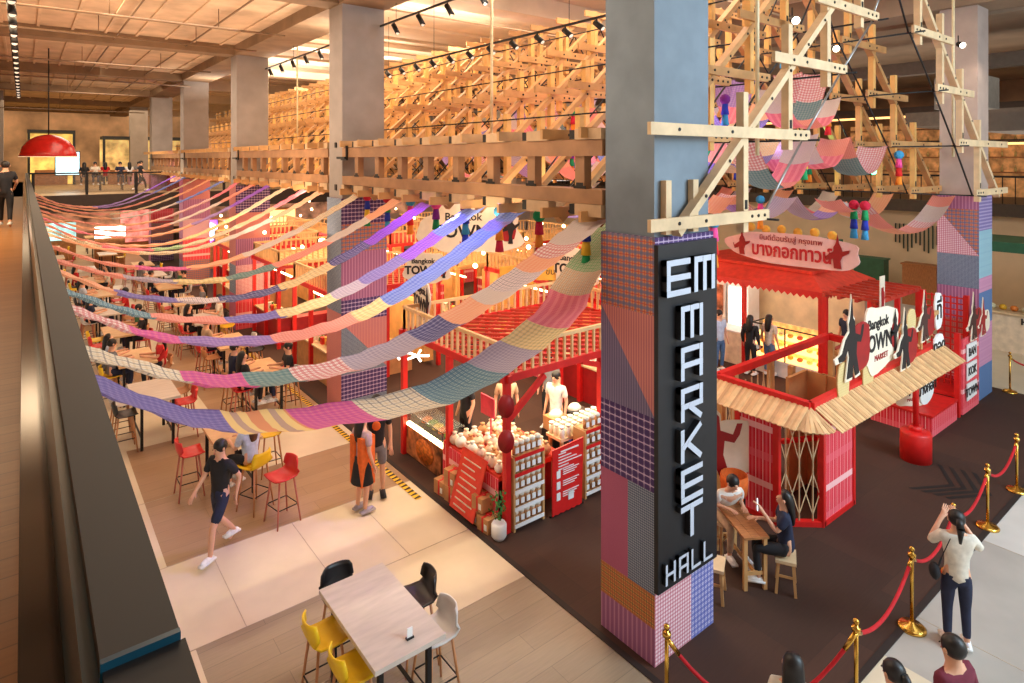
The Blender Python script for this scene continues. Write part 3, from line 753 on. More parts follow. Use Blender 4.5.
def person(label, loc, rz, pose='stand', scale=1, top=None, bottom=None, sleeve_=.55, leg=1.0, hair='short', hairm=None, skirt=False, shoe=None, fingers=False, z=0, name='person', tilt=None, grp=None, bag=False, bent=0):
    J = {k: Vector(v) for k, v in joints(pose).items()}
    if pose in ('sit', 'sitphone') and bent:
        for q in ('ch','nk','hd0','hd','ht','shL','shR'): J[q] += Vector((0, bent*(J[q].z-.5), -bent*.25*(J[q].z-.5)))
    if pose == 'walk':
        pass
    t = thing(name, label, 'person', (loc[0], loc[1], z), rz, grp); t.scale = (scale,)*3
    keys = ['pel','sp','ch','nk','hd0','hd','ht']; V = [J[k] for k in keys]; rad = [(.12,.095),(.105,.085),(.125,.09),(.055,.055),(.062,.07),(.078,.092),(.055,.065)]
    E = [(i, i+1) for i in range(6)]
    def add(parent, chain):
        p = parent
        for v, r in chain:
            V.append(Vector(v)); rad.append(r); E.append((p, len(V)-1)); p = len(V)-1
        return p
    for k, s in (('L',-1), ('R',1)):
        w = add(2, [(J['sh'+k], .055), (J['sh'+k].lerp(J['el'+k],.5), .045), (J['el'+k], .038), (J['wr'+k], .025)])
        d = (J['wr'+k]-J['el'+k]).normalized(); sd = Vector((1,0,0)); sd = (sd-d*sd.dot(d)).normalized(); nn = d.cross(sd)
        if not fingers: add(w, [(J['wr'+k]+d*.07, (.032,.016)), (J['wr'+k]+d*.14, (.024,.012))])
        else:
            pm = add(w, [(J['wr'+k]+d*.07, (.034,.014))])
            for fi in range(4):
                o_ = sd*(fi-1.5)*.018; ln = (.07,.08,.076,.06)[fi]
                add(pm, [(J['wr'+k]+d*.095+o_, .009), (J['wr'+k]+d*(.095+ln*.55)+o_*1.1+nn*.012, .008), (J['wr'+k]+d*(.095+ln)+o_*1.1+nn*.03, .007)])
            add(w, [(J['wr'+k]+d*.045-sd*s*.038, .011), (J['wr'+k]+d*.08-sd*s*.05+nn*.02, .009)])
        add(0, [(J['hp'+k], .088), (J['hp'+k].lerp(J['kn'+k],.5), .072), (J['kn'+k], .05), (J['kn'+k].lerp(J['an'+k],.35), .05), (J['an'+k], .034), (J['to'+k], (.038,.028))])
    # nose
    nf = len(V); V.append(J['hd']+Vector((0,.095,-.015))); rad.append(.012); E.append((5, nf))
    me = skin_mesh('body', V, E, rad, 1); me.materials.append(SKIN)
    link(bpy.data.objects.new('body', me), t)
    top = top or cloth('shirt_white', (226,222,216)); bottom = bottom or cloth('cloth_black', (30,30,36))
    hairm = hairm or HAIR
    # shirt
    a = .2 if pose.startswith('sit') else 0
    V2 = [J['pel']+Vector((0,0,-.14 if not a else -.08)), J['pel']+Vector((0,0,.02)), J['sp'], J['ch'], J['nk']+Vector((0,0,-.04))]; R2 = [(.155,.125),(.15,.122),(.13,.11),(.148,.115),(.07,.07)]; E2 = [(0,1),(1,2),(2,3),(3,4)]
    for k in 'LR':
        p = J['sh'+k]; q = p.lerp(J['el'+k], min(1, sleeve_*1.4)); n0 = len(V2)
        V2 += [p, q]; R2 += [.072, .06]; E2 += [(3, n0), (n0, n0+1)]
        if sleeve_ > .8:
            V2.append(J['wr'+k]); R2.append(.036); E2.append((n0+1, n0+2))
    me = skin_mesh('shirt', V2, E2, R2, 1); me.materials.append(top); link(bpy.data.objects.new('shirt', me), t)
    # lower garment
    if skirt:
        b = MB(); b.lathe(J['pel'], [(.15,.05),(.17,-.1),(.21,-.4)] , 16, 1, .85); obj('skirt', b, bottom, t, world=False)
    else:
        V3 = [J['pel'], J['pel'].lerp(J['sp'], .6)]; R3 = [(.13,.108), (.118,.1)]; E3 = [(0,1)]
        for k in 'LR':
            n0 = len(V3); V3 += [J['hp'+k].lerp(J['kn'+k], .12), J['hp'+k].lerp(J['kn'+k], .55)]; R3 += [.096, .084]; E3 += [(0,n0),(n0,n0+1)]
            if leg > .5:
                V3 += [J['kn'+k], J['kn'+k].lerp(J['an'+k], .9)]; R3 += [.064, .048]; E3 += [(n0+1,n0+2),(n0+2,n0+3)]
            else:
                V3 += [J['hp'+k].lerp(J['kn'+k], .9)]; R3 += [.085]; E3 += [(n0+1,n0+2)]
        me = skin_mesh('trousers', V3, E3, R3, 1); me.materials.append(bottom); link(bpy.data.objects.new('trousers' if leg > .5 else 'shorts', me), t)
    for k in 'LR':
        d = (J['to'+k]-J['an'+k]); d.z = 0; d = d.normalized() if d.length > .01 else Vector((0,1,0)); b = MB(); c = J['an'+k]+d*.05
        b.sm = True; b.obox(c+Vector((0,0,-.035)), d*.13, Vector((-d.y,d.x,0))*.045, Vector((0,0,.015)))
        b.ball(c+Vector((0,0,-.02))+d*.05, .048, .048, .035, n=10) if abs(d.y) < .5 else b.ball(c+Vector((0,0,-.015)), .045, .125, .045, n=10)
        obj('shoe', b, shoe or cloth('shoe_white', (236,236,236)), t, world=False)
    # hair
    b = MB(); hc = J['hd']+Vector((0,-.018,.028)); b.ball(hc, .092, .102, .098, n=16)
    if hair == 'long':
        pass
    elif hair == 'tail':
        b.cyl(hc+Vector((0,-.09,.03)), hc+Vector((0,-.15,-.06)), .035, 8, .045); b.cyl(hc+Vector((0,-.15,-.06)), hc+Vector((0,-.14,-.24)), .045, 8, .015)
    if hair == 'long':
        me = skin_mesh('hair', [hc+Vector((0,.05,.02)), hc+Vector((0,0,.035)), hc+Vector((0,-.05,-.02)), hc+Vector((0,-.075,-.14)), hc+Vector((0,-.10,-.26)), hc+Vector((0,-.10,-.38))], [(i, i+1) for i in range(5)], [(.075,.06),(.1,.095),(.105,.09),(.11,.06),(.1,.045),(.06,.025)], 1)
        me.materials.append(hairm); link(bpy.data.objects.new('hair', me), t)
    else: obj('hair', b, hairm, t, world=False)
    for s in (-1, 1):
        b = MB(); b.ball(J['hd']+Vector((s*.03,.088,.0)), .011, .006, .007, n=8); obj('eye', b, BLKINK, t, world=False)
    b = MB(); b.ball(J['hd']+Vector((0,.085,-.05)), .022, .008, .006, n=8); obj('mouth', b, LIP, t, world=False)
    for s in (-1, 1):
        b = MB(); b.ball(J['hd']+Vector((s*.085,.0,-.005)), .012, .02, .028, n=8); obj('ear', b, SKIN, t, world=False)
    return t
BLK = cloth('cloth_black', (30,30,36)); NAVY = cloth('cloth_navy', (34,40,66)); GRY = cloth('cloth_grey', (120,120,126)); OFFW = cloth('cloth_offwhite', (222,214,200)); LBLUE = cloth('cloth_lightblue', (196,206,226))
MAROON = cloth('cloth_maroon', (110,34,54)); DENIM = cloth('cloth_denim', (90,120,160)); ORNG = cloth('cloth_orange', (232,110,40)); TANC = cloth('cloth_tan', (190,160,130)); REDC = cloth('cloth_red', (196,36,40)); GREENC = cloth('cloth_green', (60,100,70))
def face(dx, dy): return math.atan2(-dx, dy)
person('person in black shirt and shorts striding past the red stool', (2.3,9.95), face(-.9,-.5), 'walk', 1.02, top=BLK, bottom=NAVY, leg=.4, fingers=True)
person('seated woman with long brown hair in a pale blue blouse at the high table', (3.02,10.98), face(-.5,1), 'sit', 1.0, top=LBLUE, bottom=BLK, sleeve_=.6, hair='long', hairm=HAIRB, z=.27, fingers=True)
w = person('standing woman with long black hair in an orange and black dress', (4.42,9.68), face(.9,.2), 'stand', .99, top=cloth('cloth_grey_pink',(190,160,160)), bottom=BLK, skirt=True, hair='long', fingers=True, shoe=cloth('shoe_grey',(170,160,170)))
b = MB(); b.box(-.16,-.04,-.13,.14,.5,1.3); b.box(.04,.16,-.13,.14,.5,1.3); obj('dress_panel', b, ORNG, w, world=False)
w = person('standing man in a black T-shirt with an orange print, grey shorts and sandals', (4.82,9.98), face(-.5,-1), 'stand', 1.06, top=BLK, bottom=GRY, leg=.4, fingers=True, shoe=BLK)
b = MB(); b.ball((0,.112,1.2), .07, .012, .08, n=10); obj('shirt_print', b, ORNG, [c for c in w.children if c.name.startswith('shirt')][0], world=False)
person('seated person with short black hair in a white shirt leaning over the small table', (8.28,5.45), face(-.5,-1), 'sit', .98, top=cloth('shirt_white', (226,222,216)), bottom=TANC, bent=.35, fingers=True, z=.02)
w = person('seated woman with long black hair in a black dress holding up a phone', (8.22,4.4), face(-.55,.8), 'sitphone', 1.0, top=NAVY, bottom=BLK, hair='long', fingers=True, z=.02)
b = MB(); b.obox((8.0,4.72,1.07), (.03,.02,0), (.003,-.004,0), (0,0,.07)); solo('mobile_phone', b, SCREEN, 'mobile phone with a bright screen held by the seated woman in black', 'phone')
w = person('woman with a ponytail in a cream top and navy jeans standing outside the red rope', (8.82,2.62), face(.9,.55), 'phone', .98, top=OFFW, bottom=NAVY, hair='tail', fingers=True, sleeve_=.7)
b = MB(); b.beam((-.10,-.125,1.37),(-.185,-.09,1.1),.018,.01); b.beam((-.185,-.09,1.1),(-.2,-.05,.98),.018,.01); b.ball((-.24,-.03,.9), .06,.1,.1, n=12)
obj('shoulder_bag', b, BLK, w, world=False)
person('person with long black hair and a pale blouse just in front of the nearest rope', (5.28,2.78), face(1,.6), 'stand', .93, top=OFFW, hair='long')
person('person with dark hair in a ponytail beyond the brass posts at the lower edge', (5.88,2.2), face(.3,1), 'stand', .93, top=cloth('cloth_rose',(190,120,120)), hair='tail')
person('man with short black hair in a maroon shirt behind the woman in cream', (6.43,1.93), face(.3,1), 'stand', 1.0, top=MAROON, sleeve_=.7)
person('woman in a white top with long black hair standing before the food display', (15.85,9.0), face(1,-.1), 'stand', 1.0, top=OFFW, bottom=DENIM, hair='long')
person('woman in black beside the customer in white at the food display', (15.5,9.35), face(1,.1), 'stand', .98, top=BLK, bottom=BLK, hair='long', sleeve_=1)
person('person in a light shirt and blue jeans by the white fridges', (15.1,10.05), face(-.3,-1), 'stand', 1.02, top=LBLUE, bottom=DENIM)
person('stall worker in a dark top behind the glass food display', (17.9,7.9), face(-1,.3), 'stand', 1.02, top=NAVY, bottom=BLK)
person('man in black clothes walking along the upper corridor', (-.36,20.4), face(0,1), 'walk', 1.02, top=BLK, bottom=BLK, z=4.1, sleeve_=.5)
person('man in a white T-shirt bending over the crates in the nearest red stall', (8.3,9.2), face(-1,-.3), 'stand', 1.0, top=cloth('shirt_white', (226,222,216)), bottom=BLK)
person('worker in a grey shirt at the back counter of the nearest red stall', (9.0,10.2), face(-1,-.6), 'stand', 1.0, top=GRY, bottom=BLK)
person('worker in a pale apron behind the piled bags of the nearest stall', (7.6,9.9), face(-.6,-1), 'stand', .98, top=TANC, bottom=BLK, hair='tail')
person('worker in a black top behind the glowing food counter', (6.9,10.3), face(-1,0), 'stand', .98, top=BLK, bottom=BLK)
# ------------------------------------------------------------------ stools and tables
def make_stool(seat_m, leg_m):
    t = thing('bar_stool', 'x', 'stool')
    b = MB(); b.sm = True   # moulded shell: seat + low curved back (back at -Y, faces +Y)
    n = 10; rows = []
    prof = [(.21,.0,.20),(.12,-.012,.215),(0,-.02,.215),(-.12,-.01,.21),(-.17,.03,.205),(-.195,.10,.20),(-.21,.20,.185),(-.215,.25,.15)]
    k = len(b.v)
    for (y, z, hw) in prof:
        for i in range(n+1):
            a = i/n*2-1; b.v.append(Vector((a*hw, y+ (abs(a)**3)*(.07 if z > .05 else 0), .74+z+(abs(a)**3)*.03*(1 if z < .05 else 0))))
    for r in range(len(prof)-1):
        for i in range(n): b._face((k+r*(n+1)+i, k+r*(n+1)+i+1, k+(r+1)*(n+1)+i+1, k+(r+1)*(n+1)+i))
    o = obj('seat_shell', b, seat_m, t, world=False)
    md = o.modifiers.new('t', 'SOLIDIFY'); md.thickness = .018; md.offset = 1
    for sx in (-1,1):
        for sy in (-1,1):
            b = MB(); b.cyl((sx*.13,sy*.12,.73), (sx*.21,sy*.20,0), .017, 8, .013); obj('leg', b, leg_m, t, world=False)
    b = MB()
    cs = [(-.18,-.17),(.18,-.17),(.18,.17),(-.18,.17)]
    for p, q in zip(cs, cs[1:]+cs[:1]): b.cyl((p[0],p[1],.28), (q[0],q[1],.28), .009, 6)
    obj('footrest', b, BLACK, t, world=False)
    return t
YEL = mat('plastic_yellow', (240,196,20), .4, var=.03); REDP = mat('plastic_red', (214,44,44), .4, var=.03); BLKP = mat('plastic_black', (34,30,32), .4); GRYP = mat('plastic_grey', (206,202,200), .4, var=.03)
LEGW = mat('stool_leg_wood', (190,130,84), .5)
ST = {'yellow': make_stool(YEL, LEGW), 'black': make_stool(BLKP, LEGW), 'grey': make_stool(GRYP, LEGW), 'red': make_stool(REDP, mat('leg_red', (190,110,90), .5)), 'tan': make_stool(LEGW, LEGW)}
_su = set()
def stool(c, x, y, rz, label, grp='bar stools'):
    if c not in _su: o = ST[c]; _su.add(c)
    else: o = dup(ST[c], (0,0,0))
    o.location = (x, y, 0); o.rotation_euler = (0,0,rz); o['label'] = label; o['group'] = grp; return o
def table(x0, x1, y0, y1, z, label, m=None, group='high tables'):
    t = thing('high_table', label, 'table', ((x0+x1)/2, (y0+y1)/2, 0), 0, group)
    b = MB(); b.box(x0, x1, y0, y1, z-.05, z); obj('tabletop', b, m or TTOP, t)
    for x in (x0+.12, x1-.12):
        for y in (y0+.14, y1-.14):
            b = MB(); b.box(x-.025, x+.025, y-.025, y+.025, 0, z-.05); obj('leg', b, BLACK, t)
    b = MB()
    for x in (x0+.12, x1-.12): b.box(x-.015, x+.015, y0+.165, y1-.165, .22, .25)
    obj('stretcher', b, BLACK, t)
    return t
TTOP = mat('table_ash', (208,196,186), .45, var=.05, scale=3, stretch=(1,5,1)); TTOPW = mat('table_wood', (214,176,130), .45, var=.08, scale=3)
table(2.62, 3.40, 5.45, 6.88, 1.0, 'pale grey high table with black legs nearest the camera')
stool('yellow', 2.55, 6.52, face(1,0), 'yellow bar stool at the pale table, farther of its two yellow ones')
stool('yellow', 2.6, 5.92, face(1,0), 'yellow bar stool at the near corner of the pale table')
stool('black', 2.95, 7.02, face(0,-1), 'black bar stool tucked under the far end of the pale table')
stool('black', 3.62, 6.45, face(-1,.15), 'black bar stool on the open side of the pale table')
stool('grey', 3.52, 5.85, face(-1,0), 'light grey bar stool beside the black one at the pale table')
h = thing('table_marker', 'small white card holder standing on the pale high table', 'card', (3.08,5.62,1.0))
b = MB(); b.box(3.04,3.12,5.60,5.64,1.0,1.015); obj('base', b, BLACK, h)
b = MB(); b.box(3.05,3.11,5.615,5.625,1.015,1.11); obj('card', b, WHITE, h)
table(2.55, 3.3, 11.3, 12.7, 1.0, 'light high table where the woman in the blue blouse sits', TTOPW)
stool('red', 3.3, 10.25, face(-1,-.2), 'red bar stool standing free behind the seated woman')
stool('yellow', 3.06, 10.9, face(-.5,1), 'yellow bar stool under the woman in the pale blue blouse')
stool('red', 2.28, 12.05, face(1,0), 'red bar stool on the left side of the light high table')
stool('yellow', 3.62, 12.0, face(-1,0), 'yellow bar stool on the right side of the light high table')
nt = 0
cyc = ['red','tan','yellow','red','black','tan','grey','red']
for r_, yy in enumerate((15.0, 17.8, 20.8, 23.8, 27.0, 30.2, 33.4)):
    for c_, xx in enumerate((2.15, 4.35)):
        nt += 1
        wh = 'balcony side' if c_ == 0 else 'market side'
        table(xx-.4, xx+.4, yy-.7, yy+.7, 1.0, 'light high table of the food court, %s on the %s' % (ordn(r_)+' beyond the seated woman', wh), TTOPW if (r_+c_) % 3 else TTOP, 'food court tables')
        for s_ in range(4):
            cc = cyc[(nt*3+s_) % 8]; sx = -1 if s_ % 2 else 1; sy = .35 if s_ > 1 else -.35
            stool(cc, xx+sx*.55, yy+sy, face(-sx,0), '%s bar stool, %s table row, %s, %s corner' % (cc, ordn(r_), wh, ('far' if sy > 0 else 'near')+' '+('right' if sx > 0 else 'left')), 'food court stools')
# seated diners (three figures, reused)
pp = []
tops = [cloth('cloth_black', (30,30,36)), OFFW, NAVY, REDC, GRY, LBLUE, TANC, BLK, GREENC]
tn_ = ['black','cream','navy','red','grey','pale blue','tan','black','dark green']
proto_f = person('x', (0,0), 0, 'sit', 1.0, top=BLK, bottom=BLK, hair='long', z=.27)
proto_m = person('x', (0,0), 0, 'sit', 1.02, top=BLK, bottom=NAVY, z=.27)
cnt = 0
for r_, yy in enumerate((15.0, 17.8, 20.8, 23.8, 27.0, 30.2)):
    for c_, xx in enumerate((2.15, 4.35)):
        for s_ in range(4):
            if (r_*5+c_*3+s_*2) % 4 == 0 and not (r_ == 0 and c_ == 0): continue
            if (r_+s_+c_) % 3 == 0 or (r_ == 0 and c_ == 0): continue
            sx = -1 if s_ % 2 else 1; sy = .35 if s_ > 1 else -.35
            src = proto_f if cnt % 2 else proto_m; q = cnt % 9
            loc = (xx+sx*.55, yy+sy, .27); rz = face(-sx, .1)
            lab = 'diner in %s top, %s hair, %s court table %s, %s' % (tn_[q], 'long' if cnt % 2 else 'short', ordn(r_), 'by the balcony' if c_ == 0 else 'by the market', ('far' if sy > 0 else 'near')+(' right' if sx > 0 else ' left'))
            if cnt < 2: o = src; o.location = loc; o.rotation_euler = (0,0,rz); o['label'] = lab
            else: o = dup(src, loc, rz, lab, mats={'shirt': tops[q]})
            o['group'] = 'seated diners in the food court'; cnt += 1
# small wooden table and stools in front of the booth
sw = thing('small_table', 'small slatted wooden table between the two seated people', 'table', (8.065,5.035,0), -.55)
b = MB()
for i in range(3): b.box(-.18+i*.12, -.065+i*.12, -.5, .5, .71, .74)
obj('tabletop', b, WOODD, sw, world=False)
for sx in (-.14,.14):
    for sy in (-.44,.44): b = MB(); b.box(sx-.025,sx+.025,sy-.025,sy+.025,0,.71); obj('leg', b, WOOD, sw, world=False)
b = MB(); b.box(-.012,.012,-.42,.42,.2,.25); b.box(-.13,.13,-.45,-.43,.2,.25); b.box(-.13,.13,.43,.45,.2,.25); obj('stretcher', b, WOOD, sw, world=False)
def wstool(x, y, rz, label):
    t = thing('wooden_stool', label, 'stool', (x,y,0), rz, 'low wooden stools')
    b = MB(); b.box(-.17,.17,-.13,.13,.41,.45); obj('seat', b, WOODP, t, world=False)
    for sx in (-1,1):
        for sy in (-1,1): b = MB(); b.beam((sx*.13,sy*.09,.41),(sx*.17,sy*.12,0),.035,.035); obj('leg', b, WOOD, t, world=False)
    b = MB(); b.box(-.14,.14,-.115,-.095,.17,.2); b.box(-.14,.14,.095,.115,.17,.2); b.box(-.155,-.14,-.1,.1,.22,.25); b.box(.14,.155,-.1,.1,.22,.25); obj('rung', b, WOOD, t, world=False)
wstool(8.2, 4.42, .5, 'low wooden stool under the woman in black')
wstool(7.3, 4.93, .5, 'low wooden stool beside the sign pillar')
wstool(8.28, 5.5, .1, 'low wooden stool under the person in the white shirt')
# ------------------------------------------------------------------ stanchions
SP = [((5.27,4.13),'nearest the sign pillar base',),((6.9,2.95),'second from the sign pillar'),((8.73,3.07),'third from the sign pillar, left of the woman in cream'),((10.3,3.1),'behind the woman in cream'),((12.07,3.17),'fifth from the sign pillar'),((13.8,3.2),'at the right edge of the mat'),((19.5,4.66),'beyond the far right pillar'),((20.9,4.0),'farthest at the right')]
for (x, y), w in [(s[0], s[1]) for s in SP]:
    t = thing('rope_stanchion', 'polished brass rope post %s' % w, 'stanchion', (x,y,0), 0, 'brass rope posts')
    b = MB(); b.lathe((x,y,0), [(.16,0),(.16,.02),(.13,.045),(.05,.06),(.025,.09)], 24); obj('base', b, BRASS, t)
    b = MB(); b.cyl((x,y,.08),(x,y,.9),.022,14); obj('pole', b, BRASS, t)
    b = MB(); b.lathe((x,y,.88), [(.025,0),(.045,.01),(.045,.05),(.02,.055),(.02,.075)], 14); b.ball((x,y,.985),.032,n=14); obj('finial', b, BRASS, t)
def rope(a, c, lab, sag=.28):
    pts = hang((a[0],a[1],.87), (c[0],c[1],.87), sag, 16); b = MB()
    for p, q in zip(pts, pts[1:]): b.cyl(p, q, .021, 8, caps=False)
    b.mi = 1; b.cyl(pts[0], pts[1], .026, 8); b.cyl(pts[-2], pts[-1], .026, 8)
    solo('velvet_rope', b, [ROPE, BRASS], lab, 'rope', 'red ropes between brass posts')
pl = ['leaving the sign pillar corner','between the second and third brass posts','from the third brass post to behind the woman in cream','reaching up to the fifth brass post','from the fifth brass post to the mat edge']
for i in range(5): rope(SP[i][0], SP[i+1][0], 'sagging red velvet rope ' + pl[i], .74 if i == 0 else .26)
rope(SP[6][0], SP[7][0], 'sagging red velvet rope beyond the far right pillar')
# ------------------------------------------------------------------ stalls
SLAT = mat('slat_pine', (232,190,134), .55)
LAT = mat('lattice_red', (196,62,44), .5)
def cutout(name, parent, org, ux, uz, outline, m_edge, th=.03):
    b = MB(); b.poly(outline, org, ux, uz, th); return obj(name, b, m_edge, parent)
def blob(w, h, n=28, seed=0, amp=.12):
    r = random.Random(seed); ph = [r.random()*6 for _ in range(4)]
    out = []
    for i in range(n):
        t = 2*PI*i/n; k = 1+amp*(.5*math.sin(3*t+ph[0])+.35*math.sin(5*t+ph[1])+.3*math.sin(8*t+ph[2]))
        ex = abs(math.cos(t))**.7*(1 if math.cos(t) > 0 else -1); ey = abs(math.sin(t))**.8*(1 if math.sin(t) > 0 else -1)
        out.append((w/2*ex*k, h/2*ey*k))
    return out
NOTX = Vector((0,-1,0)); UPZ = Vector((0,0,1)); PX = Vector((1,0,0))
def town_sign(label, org, ux, w, h, seed=1, thai=False, group='market town cut-out signs', base=None):
    """cut-out board facing ux x z; cream edge, black dancer, lettering"""
    org = Vector(org); ux = Vector(ux).normalized(); n = ux.cross(UPZ)
    t = thing('town_sign', label, 'sign', org-UPZ*h/2, 0, group)
    b = MB(); b.poly(blob(w, h, 30, seed, .13), org, ux, UPZ, .03); obj('board', b, CREAM, t)
    f = org + n*.034
    bd = t.children[0]
    text('Bangkok', h*.22, f+UPZ*h*.24-ux*w*.08, ux, UPZ, BLKINK, bd, .01, bold=.004)
    text('TOWN', h*.36, f-UPZ*h*.06-ux*w*.1, ux, UPZ, BLKINK, bd, .01, sx=.95, bold=.01)
    text('MARKET', h*.13, f-UPZ*h*.30, ux, UPZ, REDD, bd, .01)
    b = MB(); b.poly([(w*.36+.5*a*w*.28, -h*.05+bb*h*.4) for a, bb in blob(1,1,16,seed+3,.1)], f, ux, UPZ, .008); obj('red_disc', b, REDD, bd)
    dancer = [(-.10,-.5),(.10,-.5),(.06,-.25),(.12,-.05),(.34,.12),(.38,.22),(.16,.12),(.08,.22),(.12,.34),(.05,.42),(.0,.62),(-.05,.42),(-.12,.34),(-.08,.22),(-.16,.10),(-.36,.0),(-.40,.08),(-.3,-.1),(-.12,-.05),(-.06,-.25)]
    b = MB(); b.poly([(w*.38+a*h*.5, bb*h*.6) for a, bb in dancer], f+n*.012, ux, UPZ, .008); obj('dancer_figure', b, BLKINK, bd)
    return t
def make_stall(label, x0, y0, sx, sy, h=2.35, counter=True, roof='lattice', goods='jars', seed=0, rail=True, lat_m=None, group='red framed market stalls', light=60, posts_red=True):
    x1, y1 = x0+sx, y0+sy
    t = thing('market_stall', label, 'stall', ((x0+x1)/2, (y0+y1)/2, 0), 0, group)
    pm = RED if posts_red else WOODY
    for (x, y) in ((x0,y0),(x1,y0),(x0,y1),(x1,y1),(x0,(y0+y1)/2),((x0+x1)/2,y0)):
        b = MB(); b.box(x-.05,x+.05,y-.05,y+.05,0,h); obj('post', b, pm, t)
    b = MB()
    for y in (y0, y1): b.box(x0-.1, x1+.1, y-.04, y+.04, h, h+.12)
    for x in (x0, x1): b.box(x-.04, x+.04, y0-.1, y1+.1, h, h+.12)
    obj('roof_beam', b, pm, t)
    if rail:
        b = MB()
        for y in (y0, y1):
            b.box(x0, x1, y-.03, y+.03, h+.52, h+.58); n = int(sx/.17)
            for i in range(n+1): xx = x0+i*sx/n; b.box(xx-.02, xx+.02, y-.02, y+.02, h+.1, h+.52)
        for x in (x0, x1):
            b.box(x-.03, x+.03, y0, y1, h+.52, h+.58); n = int(sy/.17)
            for i in range(n+1): yy = y0+i*sy/n; b.box(x-.02, x+.02, yy-.02, yy+.02, h+.1, h+.52)
        obj('roof_railing', b, SLAT, t)
    b = MB(); n = int(sy/.42)
    if roof == 'lattice':
        step = .4
        k = -sy
        while k < sx:
            a0 = max(0, k); a1 = min(sx, k+sy)
            b.beam((x0+a0, y0+(a0-k), h+.06), (x0+a1, y0+(a1-k), h+.06), .045, .05)
            b.beam((x0+a0, y1-(a0-k), h+.1), (x0+a1, y1-(a1-k), h+.1), .045, .05); k += step
        obj('roof_lattice', b, lat_m or LAT, t)
    elif roof == 'boards':
        n = int(sx/.22)
        for i in range(n): b.box(x0+i*.22+.01, x0+i*.22+.2, y0-.15, y1+.15, h+.12, h+.15)
        obj('roof_boards', b, WOODY, t)
    else:   # hipped red cloth roof
        zt = h+.75; e = .35
        A = [(x0-e,y0-e,h+.1),(x1+e,y0-e,h+.1),(x1+e,y1+e,h+.1),(x0-e,y1+e,h+.1)]; B_ = [(x0+.6,y0+.6,zt),(x1-.6,y0+.6,zt),(x1-.6,y1-.6,zt),(x0+.6,y1-.6,zt)]
        for i in range(4):
            q = (i+1) % 4; b.quad(A[i], A[q], B_[q], B_[i])
        b.quad(*B_); obj('hipped_roof', b, REDB, t)
    if counter:
        cm = [P_RED, KRAFT, REDD][seed % 3]
        b = MB(); b.box(x0+.05, x0+.5, y0+.3, y1-.1, 0, .85); b.box(x0+.5, x1-.8, y0+.08, y0+.5, 0, .85) if seed else None
        obj('counter', b, cm, t)
        b = MB(); b.box(x0+.0, x0+.55, y0+.25, y1-.05, .85, .89); obj('countertop', b, WOODP, t)
        b = MB(); b.box(x0+.48, x0+.52, y0+.3, y1-.15, h-.35, h-.31); b.box(x1-.3, x1-.26, y0+.2, y1-.2, h-.35, h-.31); obj('light_strip', b, GLOW, t)
        b = MB(); b.box(x1-.35, x1-.05, y0+.2, y1-.1, .1, 1.7); obj('back_shelving', b, WOODY, t)
    if light:
        l = bpy.data.lights.new('stall_lamp', 'POINT'); l.energy = light; l.color = (1,.72,.42); l.shadow_soft_size = .25
        o = bpy.data.objects.new('stall_lamp', l); COL.objects.link(o); o.location = ((x0+x1)/2-.3, (y0+y1)/2, h-.35)
    return t
s1 = make_stall('nearest red framed stall with a railed lattice roof beside the sign pillar', 5.97, 7.77, 4.2, 3.35, counter=False, light=0)
b = MB(); b.beam((6.0,7.77,1.75),(6.75,7.77,2.3),.07,.09); b.beam((7.6,7.77,2.35),(9.0,7.77,1.9),.07,.09); obj('brace', b, RED, s1)
for xx, zz in ((6.0,2.0),(6.0,1.45)):
    b = MB(); b.lathe((0,0,0), [(.001,0),(.2,0),(.2,.03),(.001,.03)], 20)
    o = obj('round_badge', b, REDD, s1, world=False); o.location = Vector((5.93,7.74,zz))-s1.location; o.rotation_euler = (PI/2,0,-.5); o.scale = (.65,.9,1)
# shelving units facing the camera
def rack(x0, x1, y, label, rows=4, top=1.16):
    t = thing('display_rack', label, 'rack', ((x0+x1)/2, y, 0), 0, 'racks of packed jars')
    for x in (x0, x1):
        b = MB(); b.box(x-.02,x+.02,y-.02,y+.28,0,top); obj('side_panel', b, WOOD, t)
    b = MB(); b.box(x0,x1,y+.25,y+.28,.05,top); obj('back_panel', b, KRAFT, t)
    zs = [.08+i*(top-.1)/rows for i in range(rows)]
    for z in zs+[top-.02]:
        b = MB(); b.box(x0,x1,y-.02,y+.26,z,z+.02); obj('shelf', b, WOOD, t)
        b = MB(); b.box(x0,x1,y-.035,y-.02,z-.02,z+.035); obj('edge_label', b, RED if z == zs[-1] or z > 1 else WHITE, t)
    return zs
rk = [(6.06, 6.66, 7.70, 'wooden display rack of jars beside the red post'), (7.62, 8.45, 7.70, 'wooden display rack of jars beside the red roll-up banner')]
jb = MB(); jb.cyl((0,0,0),(0,0,.15),.05,12); jl = MB(); jl.lathe((0,0,.15), [(.054,0),(.058,.03),(.024,.055)], 12); jt = MB(); jt.box(-.036,.036,-.055,-.05,.03,.115)
def make_jar():
    t = thing('product_jar', 'x', 'jar'); obj('jar_body', jb, JAR, t, world=False); obj('lid', jl, LID, t, world=False); obj('paper_label', jt, WHITE, t, world=False); return t
jar0 = make_jar(); jf = True
for ri, (x0, x1, y, lab) in enumerate(rk):
    zs = rack(x0, x1, y, lab)
    n = 5 if ri == 0 else 6
    for si, z in enumerate(zs+[1.16]):
        for k in range(n):
            x = x0+.07+k*(x1-x0-.14)/(n-1); loc = (x, y+.06, z+.022)
            lab = 'brown jar, %s in the %s row up, rack beside the %s' % (ordn(k), ordn(si), 'red post' if ri == 0 else 'red banner')
            if jf: o = jar0; jf = False; o.location = loc; o['label'] = lab
            else: o = dup(jar0, loc, 0, lab)
            o['group'] = 'jars on the display racks'
